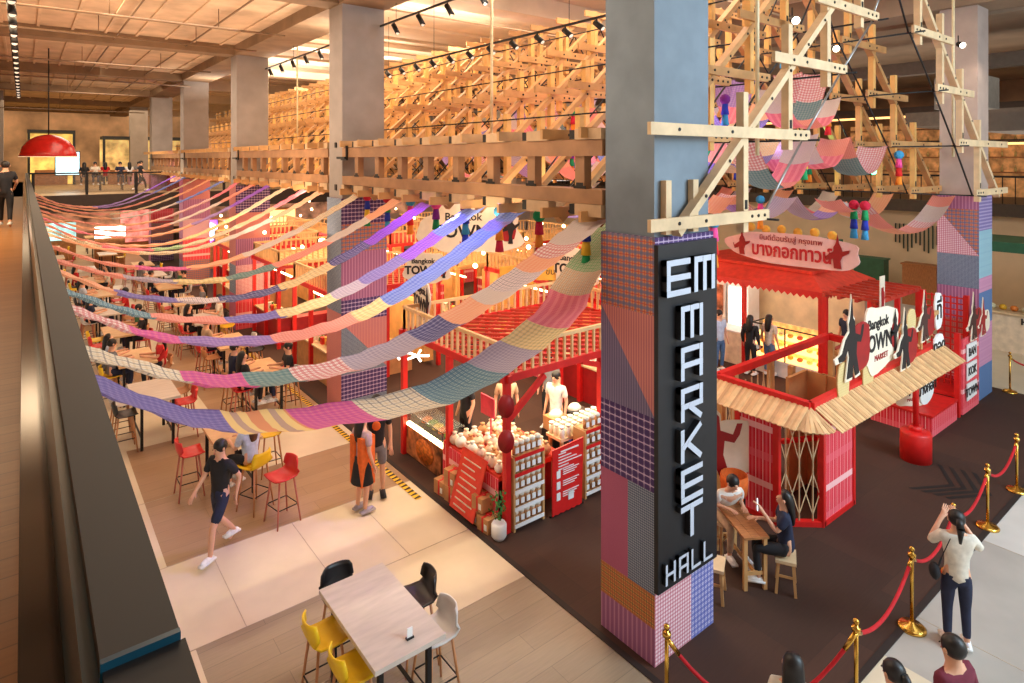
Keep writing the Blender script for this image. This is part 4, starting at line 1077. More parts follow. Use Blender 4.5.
# red roll-up banner
bn = thing('roll_up_banner', 'red information banner with white print standing between the two racks of jars', 'banner', (7.1,7.62,0))
b = MB(); b.poly([(0,0)]+[(i*.06, -.0+.02*(i % 2)) for i in range(1,12)]+[(.70,1.12),(0,1.08)], (6.78,7.62,.02), PX, UPZ, .02); obj('banner_sheet', b, RED, bn)
b = MB(); b.box(6.76,7.5,7.62,7.66,0,.03); b.box(7.1,7.13,7.63,7.66,0,1.05); obj('stand', b, BLACK, bn)
b = MB()
for i in range(6): b.box(6.9, 6.98+.42*((i*37 % 7)/7+.2), 7.585, 7.597, 1.0-.05*i, 1.012-.05*i)
b.box(6.95,7.35,7.585,7.597,1.03,1.05)
for i in range(3):
    b.box(6.86,6.94,7.585,7.597,.62-.18*i,.74-.18*i)
    for q in range(3): b.box(7.0,7.36-.05*q,7.585,7.597,.72-.18*i-.035*q,.73-.18*i-.035*q)
b.box(7.12,7.24,7.585,7.597,.2,.34); obj('printed_text', b, WHITE, bn)
# food counter on the corridor side of the stall
fc = thing('food_counter', 'glowing food counter with a dish photograph on its front panel', 'counter', (6.1,10.3,0))
b = MB(); b.box(6.02,6.75,9.75,11.1,0,.55); obj('counter_body', b, mat('counter_brown',(120,70,44),.6), fc)
b = MB(); b.quad((5.99,11.1,.03),(5.99,9.78,.03),(6.0,9.78,.58),(6.0,11.1,.58)); obj('photo_panel', b, mat('food_photo', (196,120,70), .5, var=.45, scale=5), fc)
b = MB(); b.lathe((0,0,0), [(.001,0),(.2,0),(.2,.01),(.001,.01)], 18); o = obj('dish_picture', b, GLOWS if 0 else mat('dish_orange',(224,120,40),.5,var=.3,scale=20), fc, world=False); o.location = Vector((5.985,10.35,.3))-fc.location; o.rotation_euler = (0,-PI/2,0); o.scale = (1.1,1.6,1)
b = MB(); b.box(6.0,6.1,9.75,11.1,.58,.62); obj('light_strip', b, GLOW, fc)  # bright front of the counter top, its light put in as emission
b = MB(); b.box(6.1,6.75,9.75,11.1,.55,.58); obj('hot_plate', b, BLACK, fc)
b = MB(); b.box(6.0,6.02,9.75,11.1,.62,.85); b.box(6.0,6.5,9.75,11.1,.85,.86); obj('glass_guard', b, mat('clear_glass', (240,250,250), .05, trans=.95, var=0), fc)
for i in range(6):
    b = MB(); c = (6.4, 9.9+i*.21, .6); b.ball(c, .12,.09,.07, n=10); solo('food_tray', b, [mat('food_%d' % (i % 3), [(230,170,70),(90,130,50),(220,110,50)][i % 3], .6, var=.4, scale=30)], 'heap of %s food on the hot plate, %s from the near end' % (['golden','green','orange'][i % 3], ordn(i)), 'food', 'food heaps on the hot plate', c)
# table with stripes, boxes, products
pt_ = thing('product_table', 'table with a red and white striped cloth piled with packets', 'table', (6.3,8.7,0))
b = MB(); b.box(5.95,7.3,7.95,9.6,.72,.8); obj('tabletop', b, REDB, pt_)
b = MB(); b.box(5.93,5.95,7.95,9.6,0,.76); obj('striped_cloth', b, P_RED, pt_)
b = MB(); b.box(6.1,7.2,8.1,9.4,0,.72); obj('base', b, REDD, pt_)
ea = thing('promo_board', 'red slanted menu board leaning against the striped cloth', 'sign', (5.85,8.55,0))
b = MB(); b.quad((5.62,8.9,.05),(5.62,8.2,.05),(5.9,8.2,.95),(5.9,8.9,.95)); b.quad((5.64,8.9,.05),(5.92,8.9,.95),(5.92,8.2,.95),(5.64,8.2,.05)); obj('board', b, mat('board_orange_red',(232,70,50),.5), ea)
b = MB()
for i in range(8): b.beam((5.62+.28*i/9+.02,8.8,.12+.1*i),(5.62+.28*i/9+.02,8.8-.35-.2*((i*5)%3)/3,.12+.1*i),.01,.02)
obj('printed_text', b, CREAM, ea)
r = random.Random(3)
for i in range(48):
    x, y = 6.05+.2*(i % 6)+r.uniform(-.03,.03), 8.05+.19*(i//6)+r.uniform(-.03,.03); s_ = r.uniform(.065,.1)
    b = MB(); b.sm = True; b.ball((x,y,.8+s_), s_*1.1, s_, s_, n=10); b.cyl((x,y,.8+s_*1.8),(x,y,.8+s_*2.4),.02,8,.05)
    c_ = [('white',LID),('kraft',KRAFT),('clear pinkish',mat('bag_pink',(230,200,180),.4)),('cream',mat('bag_cream',(236,214,176),.5))][i % 4]
    solo('goods_bag', b, c_[1], '%s gift bag, %s in the %s line on the striped table' % (c_[0], ordn(i % 6), ordn(i//6)), 'bag', 'gift bags on the striped table', (x,y,.8))
def carton(x, y, z, s_, lab, m=KRAFT):
    t = thing('gift_box', lab, 'box', (x,y,z), .1, 'brown gift boxes by the stall')
    b = MB(); b.box(-s_/2,s_/2,-s_/2,s_/2,0,s_*.85); obj('carton', b, m, t, world=False)
    b = MB(); b.box(-s_/2-.004,s_/2+.004,-.02,.02,-.0,s_*.85+.004); b.ball((0,0,s_*.86),.04,.07,.02,n=8); obj('red_ribbon', b, RED, t, world=False)
    b = MB(); b.box(-s_/2-.006,-s_/2-.002,-.1,-.04,.05,.14); obj('tag', b, WHITE, t, world=False)
carton(5.86,9.05,0,.3,'brown gift box with red ribbon at the foot of the left pile'); carton(5.84,9.38,0,.28,'brown gift box behind the left pile'); carton(5.87,9.08,.26,.3,'brown gift box on top of the left pile')
carton(5.80,8.02,0,.26,'brown gift box behind the white pot'); carton(5.82,8.32,0,.28,'brown gift box beside the plant pot, bottom'); carton(5.82,8.2,.24,.26,'brown gift box on top of the pile by the pot')
pot = thing('potted_plant', 'green bushy plant in a white pot by the red post', 'plant', (5.78,7.72,0))
b = MB(); b.lathe((5.78,7.72,0), [(.09,0),(.12,.05),(.12,.22),(.10,.25)], 16); obj('pot', b, WHITE, pot)
b = MB(); r = random.Random(5)
for i in range(90):
    a = r.random()*6.28; q = r.random()*.13; z = .28+r.random()*.4; c = Vector((5.78+q*math.cos(a), 7.74+q*math.sin(a), z)); d = Vector((r.uniform(-1,1),r.uniform(-1,1),r.uniform(.1,1))).normalized()*.06; s_ = d.orthogonal().normalized()*.02
    b.quad(c, c+d*.5+s_, c+d, c+d*.5-s_)
obj('foliage', b, LEAF, pot)
bt2 = thing('bag_table', 'long table of cream cloth topped bags behind the racks', 'table', (7.9,8.15,0))
b = MB(); b.box(7.35,8.6,8.02,8.42,.92,.97); obj('tabletop', b, WOODP, bt2)
for x in (7.4,8.5):
    for y in (8.06,8.36): b = MB(); b.box(x,x+.05,y,y+.05,0,.92); obj('leg', b, WOOD, bt2)
for i in range(24):
    x, y = 7.42+.15*(i % 8), 8.08+.13*(i//8)
    b = MB(); b.cyl((x,y,.97),(x,y,1.12),.05,8); b.cyl((x,y,1.12),(x,y,1.17),.03,8,.055); solo('cloth_bag', b, LID, 'cream cloth topped bag, %s in the %s line of the long table' % (ordn(i % 8), ordn(i//8)), 'bag', 'bags on the long table', (x,y,.97))
# pos sign and crates in the stall
b = MB(); b.box(6.55,6.57,8.9,9.3,1.25,1.6); b.cyl((6.56,9.0,.8),(6.56,9.0,1.3),.015,6); solo('price_placard', b, mat('placard_pink',(214,50,80),.5), 'pink red placard on a stick above the gift bags', 'sign')
for i in range(5):
    x, y = 8.2+.5*(i % 3), 8.6+.5*(i//3)
    t = thing('storage_crate', '%s storage crate inside the nearest stall, %s from the jar racks' % (['blue','white','white','tan','black'][i], ordn(i)), 'crate', (x,y,0))
    b = MB(); b.box(x-.2,x+.2,y-.15,y+.15,.6,.85) ; obj('tub', b, [mat('crate_blue',(40,60,180),.5), LID, LID, KRAFT, BLKP][i], t)
    b = MB(); b.box(x-.22,x+.22,y-.17,y+.17,.0,.6); obj('stand', b, BLKP, t)
    b = MB(); b.ball((x,y,.86), .16,.12,.1, n=10); obj('contents', b, LID, t)
town_sign('round cream cut-out sign with a dancer on the corner of the nearest stall roof', (6.3,10.95,3.0), (-.25,-1,0), 1.1, .95, 2)
# further stalls across the hall
st = [(6.1,15.3,3.2,2.6,'lattice'),(10.6,9.9,2.2,2.0,'lattice'),(10.8,12.2,3.2,2.8,'boards'),(10.8,16.6,3.2,2.8,'boards'),(6.2,19.6,3.2,2.6,'boards'),(10.8,21.2,3.2,3.0,'lattice'),(6.2,24.8,3.2,3.0,'lattice'),(15.0,13.0,2.8,3.0,'hip'),(15.0,18.5,2.8,3.2,'boards'),(10.8,26.6,3.4,3.4,'boards'),(7.2,28.6,3.2,3.0,'lattice'),(14.8,24.6,3.0,3.4,'lattice')]
dl = ['wood railed lattice stall just beyond the second pillar','red lattice roofed stall deep behind the nearest stall','board roofed warm lit stall in the middle of the hall','red posted board roofed stall in the middle of the hall','board roofed stall before the third pillar','lattice roofed stall in the row before the far middle one','lattice roofed stall beyond the third pillar','red hip roofed stall along the east side','board roofed stall far along the east side','board roofed stall at the far middle of the hall','lattice roofed stall at the far left before the bridge','lattice roofed stall at the far east corner']
gi = 0
GM = [LID, KRAFT, JAR, mat('pack_yellow',(240,190,70),.6), mat('pack_red',(210,50,40),.6), mat('pack_green',(90,130,60),.6), mat('pack_white',(245,240,230),.5)]
gn = ['white','brown','amber','yellow','red','green','cream']
def mk_pack(shape):
    b = MB()
    if shape == 0: b.cyl((0,0,0),(0,0,.18),.06,10); b.cyl((0,0,.18),(0,0,.21),.065,10)
    elif shape == 1: b.box(-.1,.1,-.07,.07,0,.16); b.box(-.11,.11,-.08,.08,.16,.18)
    else: b.ball((0,0,.09),.11,.1,.09,n=10); b.cyl((0,0,.16),(0,0,.24),.015,6,.04)
    return b
packs = {}
for i, (x, y, sx, sy, rf) in enumerate(st):
    make_stall(dl[i], x, y, sx, sy, h=2.35+.1*(i % 3), roof=rf, seed=i+1, rail=(rf != 'hip'), light=80, posts_red=(i % 4 != 3))
    n = 12 if y < 22 else 6
    for k in range(n):
        gi += 1; m = (i*3+k) % 7; sh = (i+k) % 3
        if (m, sh) not in packs: packs[(m, sh)] = mk_pack(sh).mesh('product_pack', GM[m])
        o = bpy.data.objects.new('product_pack', packs[(m, sh)]); link(o)
        o.location = (x+.28, y+.4+k*(sy-.7)/n, .89)
        tag(o, '%s %s, %s on the %s' % (gn[m], ['tin','carton','bag'][sh], ordn(k), dl[i]), 'goods', 'goods on the counters of far stalls')
# big centre sign
town_sign('large cream cut-out sign with a dancer high over the stalls', (8.6,12.6,4.15), (.79,-.61,0), 2.5, 1.2, 5)
town_sign('cream cut-out sign standing over the middle stalls to the right of the large one', (10.2,10.6,3.3), (.3,-1,0), 1.3, .9, 8)
town_sign('small cream cut-out sign hanging beside the blue ribbon', (7.7,13.2,3.2), (.79,-.61,0), 1.1, .75, 11)
for i, (x, y, z) in enumerate(((9.2,11.6,3.1),(10.0,11.2,3.15),(7.4,17,3.2),(12.5,11,3.0))):
    t = thing('yellow_board', '%s hand-lettered yellow board over the stalls' % ['nearest left','nearest right','farthest','rightmost'][i], 'sign', (x,y,z), 0, 'yellow stall boards')
    b = MB(); b.poly([(-.4,-.2),(.4,-.2),(.42,.2),(.1,.24),(-.4,.2)], (x,y,z), (.79,-.61,0), UPZ, .03); obj('board', b, GOLD, t)
    text(['หมูปิ้ง','ขนม','ผัดไทย','ชาเย็น'][i], .2, Vector((x,y,z))+Vector((-.61,-.79,0))*-.0+Vector((.79,-.61,0)).cross(UPZ)*.036, (.79,-.61,0), UPZ, BLKINK, t, .006)
# warm festoon bulbs over stalls
bm0 = MB(); bm0.ball((0,0,0), .06, n=8); bmesh_ = bm0.mesh('bulb', GLOW)
bi = 0
for i in range(6):
    for k in range(9):
        bi += 1
        o = bpy.data.objects.new('light_bulb', bmesh_); link(o); o.location = (6.6+i*1.9+(k % 2)*.4, 12.0+k*2.6+.3*i, 3.05+.25*((i+k) % 3))
        tag(o, 'glowing warm bulb over the stalls, %s along the %s string from the pillar row' % (ordn(k), ordn(i)), 'bulb', 'warm bulbs over the stalls')
for i, (x, y) in enumerate(((6.4,12.3),(6.7,11.9))):
    b = MB()
    for k in range(5):
        a = k*2*PI/5; b.beam((x,y,1.6),(x+.26*math.cos(a)*.79,y-.26*math.cos(a)*.61,1.6+.26*math.sin(a)*.5),.035,.035)
    solo('star_light', b, GLOWW, 'white star shaped neon light, %s of the two behind the second ribbon' % ('left' if i == 0 else 'right'), 'light', 'star lights')
# ------------------------------------------------------------------ ticket booth with awning
bt = thing('corner_booth', 'red and wood corner booth with plaid panels and a slatted awning', 'booth', (10.5,5.5,0))
def rail(p, q, w=.11, h=.13, m=RED, nm='top_rail'):
    b = MB(); b.beam(p, q, w, h); obj(nm, b, m, bt)
rail((9.4,4.67,2.1),(14.6,4.67,2.1)); rail((9.4,4.67,2.1),(9.4,6.3,2.1)); rail((9.4,6.3,2.1),(13.4,6.3,2.1)); rail((13.4,6.3,2.1),(13.4,4.67,2.1), nm='cross_rail')
# plaid panels
b = MB(); b.box(10.03,11.08,4.78,4.84,.06,1.92); obj('plaid_panel', b, P_RED, bt)
b = MB(); b.box(9.47,9.53,5.27,5.95,.06,1.92); obj('plaid_panel', b, P_RED, bt)
for (x, y) in ((10.03,4.81),(11.08,4.81),(9.5,5.27),(9.5,5.95)):
    b = MB(); b.box(x-.04,x+.04,y-.05,y+.05,0,2.05); obj('red_post', b, RED, bt)
for p, q in (((10.03,4.81,.04),(11.08,4.81,.04)),((9.5,5.27,.04),(9.5,5.95,.04)),((10.03,4.81,.04),(9.5,5.27,.04)),((11.08,4.81,.04),(13.2,6.2,.04))):
    rail(p, q, .1, .08, nm='floor_rail')
for (x, y) in ((9.45,6.25),(9.9,6.28),(11.15,5.3),(11.15,5.9),(13.35,6.2),(11.1,6.28)):
    b = MB(); b.box(x-.05,x+.05,y-.05,y+.05,0,2.04); obj('timber_post', b, WOOD, bt)
b = MB(); b.box(10.5,11.12,5.6,5.66,0,2.04); b.box(11.12,11.16,4.9,5.66,0,2.04); obj('timber_wall', b, WOOD, bt)
def gate(p, q, z0, z1, n, nm='scissor_gate'):
    p, q = Vector(p), Vector(q); b = MB()
    for i in range(n):
        a = p.lerp(q, i/n); c = p.lerp(q, (i+1)/n); m_ = a.lerp(c, .5)
        zm = z0+.5*(z1-z0)
        for (lo, hi) in ((z0+.1, zm-.15), (zm+.05, z1-.1)):
            mid = (lo+hi)/2
            for u, v in ((a.lerp(m_,0)+UPZ*mid, m_+UPZ*hi), (a+UPZ*mid, m_+UPZ*lo), (m_+UPZ*hi, c+UPZ*mid), (m_+UPZ*lo, c+UPZ*mid)): b.beam(u, v, .008, .014)
        b.beam(m_+UPZ*z0, m_+UPZ*z1, .014, .02)
    obj(nm, b, WOODP, bt)
gate((10.0,4.83,0),(9.52,5.25,0),.08,1.9,3)
gate((9.5,6.25,0),(11.1,6.25,0),.08,1.9,8)
b = MB(); b.beam((9.55,5.9,.95),(10.3,5.7,.95),.07,.07); b.beam((10.3,5.7,.95),(11.1,5.3,.95),.07,.07); b.beam((9.6,5.95,.95),(9.55,5.9,0),.05,.05); obj('inner_handrail', b, RED, bt)
# wood x-braced fence above the rail
b = MB()
for i in range(5):
    x = 10.3+i*.85
    b.beam((x,4.67,1.5),(x,4.67,2.75),.06,.06)
    b.beam((x,4.69,2.2),(x+.85,4.69,2.7),.03,.04); b.beam((x,4.69,2.7),(x+.85,4.69,2.2),.03,.04)
b.beam((10.2,4.67,2.75),(14.6,4.67,2.75),.06,.07)
obj('braced_fence', b, WOOD, bt)
# awning slats round the corner
b = MB(); path = []
for i in range(40): path.append((Vector((9.35,6.5-i*.046,0)), Vector((-1,0,0))))
for i in range(14): a = PI+ (i+.5)/14*PI/2; path.append((Vector((9.4,4.7,0)), Vector((math.cos(a), math.sin(a),0))))
x = 9.45
while x < 14.7: path.append((Vector((x,4.62,0)), Vector((0,-1,0)))); x += .046
AW = [mat('slat_a',(236,196,144),.6), mat('slat_b',(224,178,128),.6), mat('slat_c',(206,158,112),.6)]
for i, (c, n_) in enumerate(path):
    b.mi = (i*7 % 5) % 3
    s_ = Vector((-n_.y, n_.x, 0)); a0 = c+UPZ*2.08; a1 = c+n_*.40+UPZ*1.84
    m_ = (a0+a1)/2; d = (a1-a0)/2; b.obox(m_+UPZ*.01*(i % 2), d, s_*.025, d.cross(s_).normalized()*.008)
obj('awning_slats', b, AW, bt)
pb = thing('post_on_drum', 'red post on a round red drum carrying the end of the slatted awning', 'post', (13.7,4.75,0))
b = MB(); b.lathe((13.7,4.75,0), [(.27,0),(.27,.52),(.25,.56),(.12,.57)], 28); obj('drum', b, RED, pb)
b = MB(); b.cyl((13.7,4.75,.55),(13.7,4.75,.66),.11,16); b.cyl((13.7,4.75,.6),(13.7,4.75,2.0),.055,14); obj('pole', b, RED, pb)
# cut-out signs on the rail
town_sign('large white cut-out town sign on the booth rail beside the black horned figure', (11.65,4.60,2.78), PX, 1.45, 1.1, 21)
town_sign('white cut-out sign low behind the red post, above the red plinth', (15.2,5.35,.85), (.9,-.3,0), 1.2, .7, 22)
def figure(label, x, y, z, s_, ux=PX, seed=0, cols=(BLKINK, REDD)):
    t = thing('dancer_cutout', label, 'cut-out figure', (x,y,z), 0, 'dancer cut-outs')
    ux = Vector(ux).normalized(); n = ux.cross(UPZ)
    pts = [(-.2,-.5),(.0,-.5),(.02,-.3),(.1,-.5),(.24,-.48),(.14,-.15),(.16,.05),(.3,.02),(.38,.14),(.42,.3),(.34,.3),(.28,.14),(.1,.2),(.09,.3),(.08,.4),(.02,.46),(-.0,.6),(-.02,.78),(-.05,.6),(-.08,.46),(-.12,.38),(-.1,.24),(-.24,.14),(-.36,-.06),(-.5,-.1),(-.46,-.18),(-.3,-.18),(-.16,-.02),(-.12,-.16)]
    b = MB(); b.poly([(a*s_*1.25, c*s_*1.1) for a, c in pts], (x,y,z+.5*s_), ux, UPZ, .02); obj('white_edge', b, CREAM, t)
    b = MB(); b.poly([(a*s_, c*s_) for a, c in pts], Vector((x,y,z+.5*s_))+n*.022, ux, UPZ, .01); obj('figure_shape', b, cols[0], t)
    b = MB(); b.poly([(.3*s_+a*s_*.72, -.05*s_+c*s_*.8) for a, c in blob(1,1,18,seed,.06)], Vector((x,y,z+.5*s_))+n*.018, ux, UPZ, .012); obj('red_disc', b, cols[1], t)
figure('black horned dancer cut-out with a red disc at the left of the booth rail', 10.5, 4.57, 2.35, .98)
figure('black dancer cut-out with a red disc at the right of the big town sign', 12.5, 4.52, 2.1, .8, seed=3)
figure('brown dancer cut-out with a red disc near the end of the booth rail', 13.55, 4.56, 2.4, .7, seed=5, cols=(mat('ink_brown',(70,40,36),.6), REDD))
for i, (x, z) in enumerate(((10.3,2.3),(11.2,2.2),(13.05,2.75))):
    t = thing('round_fan', 'round woven straw disc %s on the booth rail' % ['left of the horned figure','below the big town sign','right of the small dancer'][i], 'disc', (x,4.62,z), 0, 'straw discs')
    b = MB(); b.poly([(a*.4, c*.62) for a, c in blob(1,1,20,i,.04)], (x,4.61,z), PX, UPZ, .02); obj('disc', b, plaid('straw',(232,214,160),(200,170,110),None,24,24,.5,.5,.5), t)
    b = MB(); b.box(x-.012,x+.012,4.63,4.65,z-.5,z+.2); obj('stick', b, WOOD, t)
# thai letter signs right of the rail
def letter_board(label, x, y, z, w, h, body, ux=PX, m=WHITE, tm=BLKINK, seed=0, size=None, sx=1):
    t = thing('letter_board', label, 'sign', (x,y,z-h/2), 0, 'cut-out letter boards')
    ux = Vector(ux).normalized(); n = ux.cross(UPZ)
    b = MB(); b.poly(blob(w,h,20,seed,.06), (x,y,z), ux, UPZ, .03); obj('board', b, m, t)
    text(body, size or h*.7, Vector((x,y,z))+n*.036, ux, UPZ, tm, t, .01, sx=sx, bold=.006); return t
letter_board('white cut-out board with a black Thai letter on top of the awning end', 14.75, 4.72, 2.75, .42, .75, 'ที่', seed=1)
letter_board('white cut-out board with black Thai letters just above the awning end', 14.45, 4.62, 2.1, .5, .5, 'ทอด', seed=2)
letter_board('white board with bold black Thai letters behind the red post', 14.65, 4.9, 1.15, .75, .65, 'บางกอก', seed=3, size=.3)
# red plinth, grid tower, vertical board
rp_ = thing('red_plinth', 'low red plinth with white pinstripes beside the round drum', 'plinth', (15.75,5.5,0))
b = MB(); b.box(15.0,16.5,4.9,6.1,0,.42); obj('plinth_body', b, P_RED, rp_)
b = MB(); b.box(14.98,16.52,4.88,6.12,.42,.46); obj('plinth_top', b, RED, rp_)
gt = thing('grid_tower', 'tall red lattice grid screen in front of the far right pillar', 'screen', (17.0,5.6,0))
b = MB()
for i in range(7): b.box(17.39,17.42,5.02+i*.13,5.05+i*.13,.4,2.6)
for i in range(16): b.box(17.38,17.43,5.0,5.85,.45+i*.14,.475+i*.14)
obj('grid', b, RED, gt)
for (x, y) in ((17.4,5.88),(17.4,4.98),(16.7,4.95)): b = MB(); b.box(x-.05,x+.05,y-.05,y+.05,0,2.65 if x > 17 else 1.9); obj('post', b, RED, gt)
b = MB(); b.box(16.7,17.9,5.0,5.9,.42,.48); b.box(16.7,17.9,5.02,5.05,1.05,1.12); obj('bench', b, RED, gt)
vb = thing('vertical_board', 'tall patterned board with stacked town letters leaning by the far right pillar', 'sign', (17.4,4.86,0))
b = MB(); b.box(16.75,17.85,4.86,4.9,.05,1.75); obj('backing', b, P_RED, vb)
for i, (tx, z) in enumerate((('BAN',1.42),('KOK',.98),('TOWN',.52))):
    b = MB(); b.poly([(-.33,-.19),(.33,-.16),(.33,.19),(-.33,.2)], (17.25,4.84,z), PX, UPZ, .02); lp_ = obj('letter_plate', b, WHITE, vb)
    text(tx, .26, (17.25,4.815,z), PX, UPZ, BLKINK, lp_, .01, bold=.006)
figure('dark dancer and elephant cut-out above the stacked letters by the far right pillar', 17.3, 4.82, 1.7, .8, seed=6, cols=(mat('ink_brown',(70,40,36),.6), REDD))
figure('second cut-out figure with a straw disc beside the far right pillar', 17.9, 4.80, 1.7, .65, seed=9, cols=(REDD, CREAM))
# pergola beside the kiosk
pg = thing('red_pergola', 'open red pergola with a slatted top beside the red roofed kiosk', 'pergola', (16.6,6.8,0))
for (x, y) in ((15.4,6.15),(17.9,6.15),(15.4,7.3),(17.9,7.3),(16.6,6.15)): b = MB(); b.box(x-.05,x+.05,y-.05,y+.05,0,2.5); obj('post', b, RED, pg)
b = MB()
for y in (6.15,6.55,6.95,7.3): b.box(15.3,18.0,y-.03,y+.03,2.5,2.58)
for i in range(8): b.box(15.37+i*.36,15.42+i*.36,6.1,7.35,2.56,2.62)
obj('roof_slats', b, LAT, pg)
b = MB(); b.box(15.5,17.8,6.9,7.2,.5,.55); b.box(15.5,17.8,6.9,7.2,1.2,1.25); b.box(15.5,17.8,6.9,7.2,0,.4); obj('shelf', b, REDD, pg)
fb = thing('hanging_banner', 'narrow white vertical banner with a red dancer above the pergola', 'banner', (15.3,6.0,2.3))
b = MB(); b.box(15.2,15.45,5.98,6.0,2.25,3.2); obj('cloth', b, CREAM, fb)
b = MB(); b.poly([(a*.16, c*.5) for a, c in blob(1,1,14,4,.3)], (15.32,5.975,2.7), PX, UPZ, .006); obj('printed_figure', b, REDD, fb)
# red roofed kiosk
kk = thing('roofed_kiosk', 'kiosk with a red hipped awning roof and a pink Thai sign board', 'kiosk', (17,9.4,0))
b = MB(); zL, zT = 2.55, 2.85
A = [(15.5,7.4,zL),(18.5,7.4,zL),(18.5,12.2,zL),(15.5,12.2,zL)]; T_ = [(16.15,8.0,zT),(18.0,8.0,zT),(18.0,11.6,zT),(16.15,11.6,zT)]
for i in range(4): q = (i+1) % 4; b.quad(A[i], A[q], T_[q], T_[i])
b.quad(*T_)
b.box(16.1,18.05,7.95,11.65,zT,zT+.08)
obj('hipped_roof', b, REDB, kk)
b = MB()
def valance(p, q):
    p, q = Vector(p), Vector(q); n = int((q-p).length/.16)
    for i in range(n):
        a, c = p.lerp(q, i/n), p.lerp(q, (i+1)/n); m_ = a.lerp(c,.5)
        b.quad(a-UPZ*.12, c-UPZ*.12, c, a); b.tri(a-UPZ*.12, m_-UPZ*.2, c-UPZ*.12)
valance(A[0], A[3]); valance(A[0], A[1]); obj('scalloped_valance', b, RED, kk)
for (x, y) in ((15.6,7.5),(18.4,7.5),(18.4,12.1),(15.6,12.1),(15.6,9.6)): b = MB(); b.box(x-.05,x+.05,y-.05,y+.05,0,zL); obj('post', b, RED, kk)
b = MB(); o = blob(3.7,.85,40,6,.07); b.poly(o, (16.2,8.6,3.42), NOTX, UPZ, .04); kb_ = obj('sign_board', b, mat('sign_pink',(244,206,200),.6,var=.03), kk)
fx = 16.2-.05
text('ยินดีต้อนรับสู่ กรุงเทพ', .2, (fx,8.6,3.68), NOTX, UPZ, REDD, kb_, .01)
text('บางกอกทาวน์', .5, (fx,8.6,3.34), NOTX, UPZ, mat('sign_red_ink',(200,26,40),.5), kb_, .02, bold=.012, sx=.82)
for yy, s_ in ((10.75,.5),(8.1,.6)):
    pts = [(-.14,-.52),(.16,-.52),(.12,-.2),(.2,0),(.46,.16),(.5,.3),(.2,.22),(.16,.36),(.06,.56),(0,.95),(-.06,.56),(-.16,.36),(-.16,.2),(-.5,-.05),(-.56,.1),(-.46,-.22),(-.18,-.12)]
    b = MB(); b.poly([(a*s_, c*s_) for a, c in pts], (fx-.0,yy-.75,3.4), NOTX, UPZ, .02); obj('dancer_emblem', b, REDD, kb_)
for i in range(6):
    b = MB(); b.lathe((0,0,0), [(.05,-.02),(.12,-.02),(.12,.02),(.05,.02)], 14); o = obj('flower_disc', b, GOLD, kk, world=False); o.location = Vector((16.2,7.5+i*.45,3.9+.04*(i % 2)))-kk.location; o.rotation_euler = (0,PI/2,0)
# kiosk display case
dc = thing('display_case', 'glass display case of food lit warm under the red kiosk roof', 'display case', (16.3,8.6,0))
b = MB(); b.box(16.0,16.6,7.7,9.6,0,.42); obj('base', b, WHITE, dc)
for z in (.42,.72,1.0): b = MB(); b.box(16.0,16.6,7.7,9.6,z,z+.03); obj('shelf', b, GLOWS, dc)
b = MB(); b.box(16.55,16.6,7.7,9.6,.42,1.3); obj('back_panel', b, mat('case_back',(240,190,120),.5,emit=.35,var=.2,scale=8), dc)
b = MB()
for (x, y) in ((16.0,7.7),(16.0,9.6),(16.6,7.7),(16.6,9.6),(16.0,8.65)): b.box(x-.015,x+.015,y-.015,y+.015,.42,1.32)
b.box(16.0,16.6,7.7,7.72,1.3,1.33); b.box(15.99,16.02,7.7,9.6,1.3,1.33); b.box(16.0,16.6,9.58,9.6,1.3,1.33); obj('frame', b, BLACK, dc)
for s_, z in enumerate((.46,.76,1.04)):
    for k in range(7):
        b = MB(); c = (16.25, 7.85+k*.26, z); b.ball((c[0],c[1],c[2]+.05), .09,.08,.06, n=8)
        solo('pastry', b, mat('pastry_%d' % (k % 3), [(230,160,60),(240,210,140),(210,90,50)][k % 3], .6, var=.2, scale=20), '%s pastry, %s along the %s shelf of the display case' % (['golden','cream','red'][k % 3], ordn(k), ['bottom','middle','top'][s_]), 'pastry', 'pastries in the display case', c)
for i, (y0, m) in enumerate(((10.5,FRIDGE),(11.3,mat('cabinet_ivory',(236,226,206),.5)),(12.1,mat('cabinet_ivory',(236,226,206),.5)))):
    t = thing('tall_fridge', '%s under the kiosk roof, %s' % ('lit glass door fridge' if i == 0 else 'ivory tall cabinet', ['nearest the customers','in the middle','farthest back'][i]), 'fridge', (17.6,y0+.35,0), 0, 'tall cabinets in the kiosk')
    b = MB(); b.box(17.3,17.9,y0,y0+.72,0,2.0); obj('cabinet', b, WHITE, t)
    b = MB(); b.box(17.27,17.3,y0+.06,y0+.66,.35 if i == 0 else 1.0,1.9); obj('door', b, m if i == 0 else mat('photo_panel',(190,120,90),.5,var=.5,scale=4), t)
b = MB(); b.box(18.3,18.4,7.6,12.1,0,2.5); o = solo('rear_partition', b, mat('partition_cream',(236,214,176),.6,var=.1,scale=2), 'cream rear partition of the red roofed kiosk', 'partition')
ap = thing('back_counter', 'ivory counter left of the food display with equipment on top', 'counter', (16.3,11.2,0))
b = MB(); b.box(16.0,16.6,9.9,12.0,0,.9); obj('counter_body', b, mat('cabinet_ivory',(236,226,206),.5), ap)
b = MB(); b.box(15.97,16.63,9.87,12.03,.9,.94); obj('countertop', b, WHITE, ap)
# green menu box
gb = thing('green_lightbox', 'green framed menu light box behind the red kiosk', 'sign', (19.5,9.2,2.6))
b = MB(); b.box(19.4,19.7,8.8,9.8,2.2,3.4); obj('case', b, GREEN, gb)
b = MB(); b.box(19.38,19.4,9.25,9.72,2.3,3.3); obj('lit_panel', b, mat('menu_glow',(220,240,120),.5,emit=2.5,var=.2,scale=6), gb)
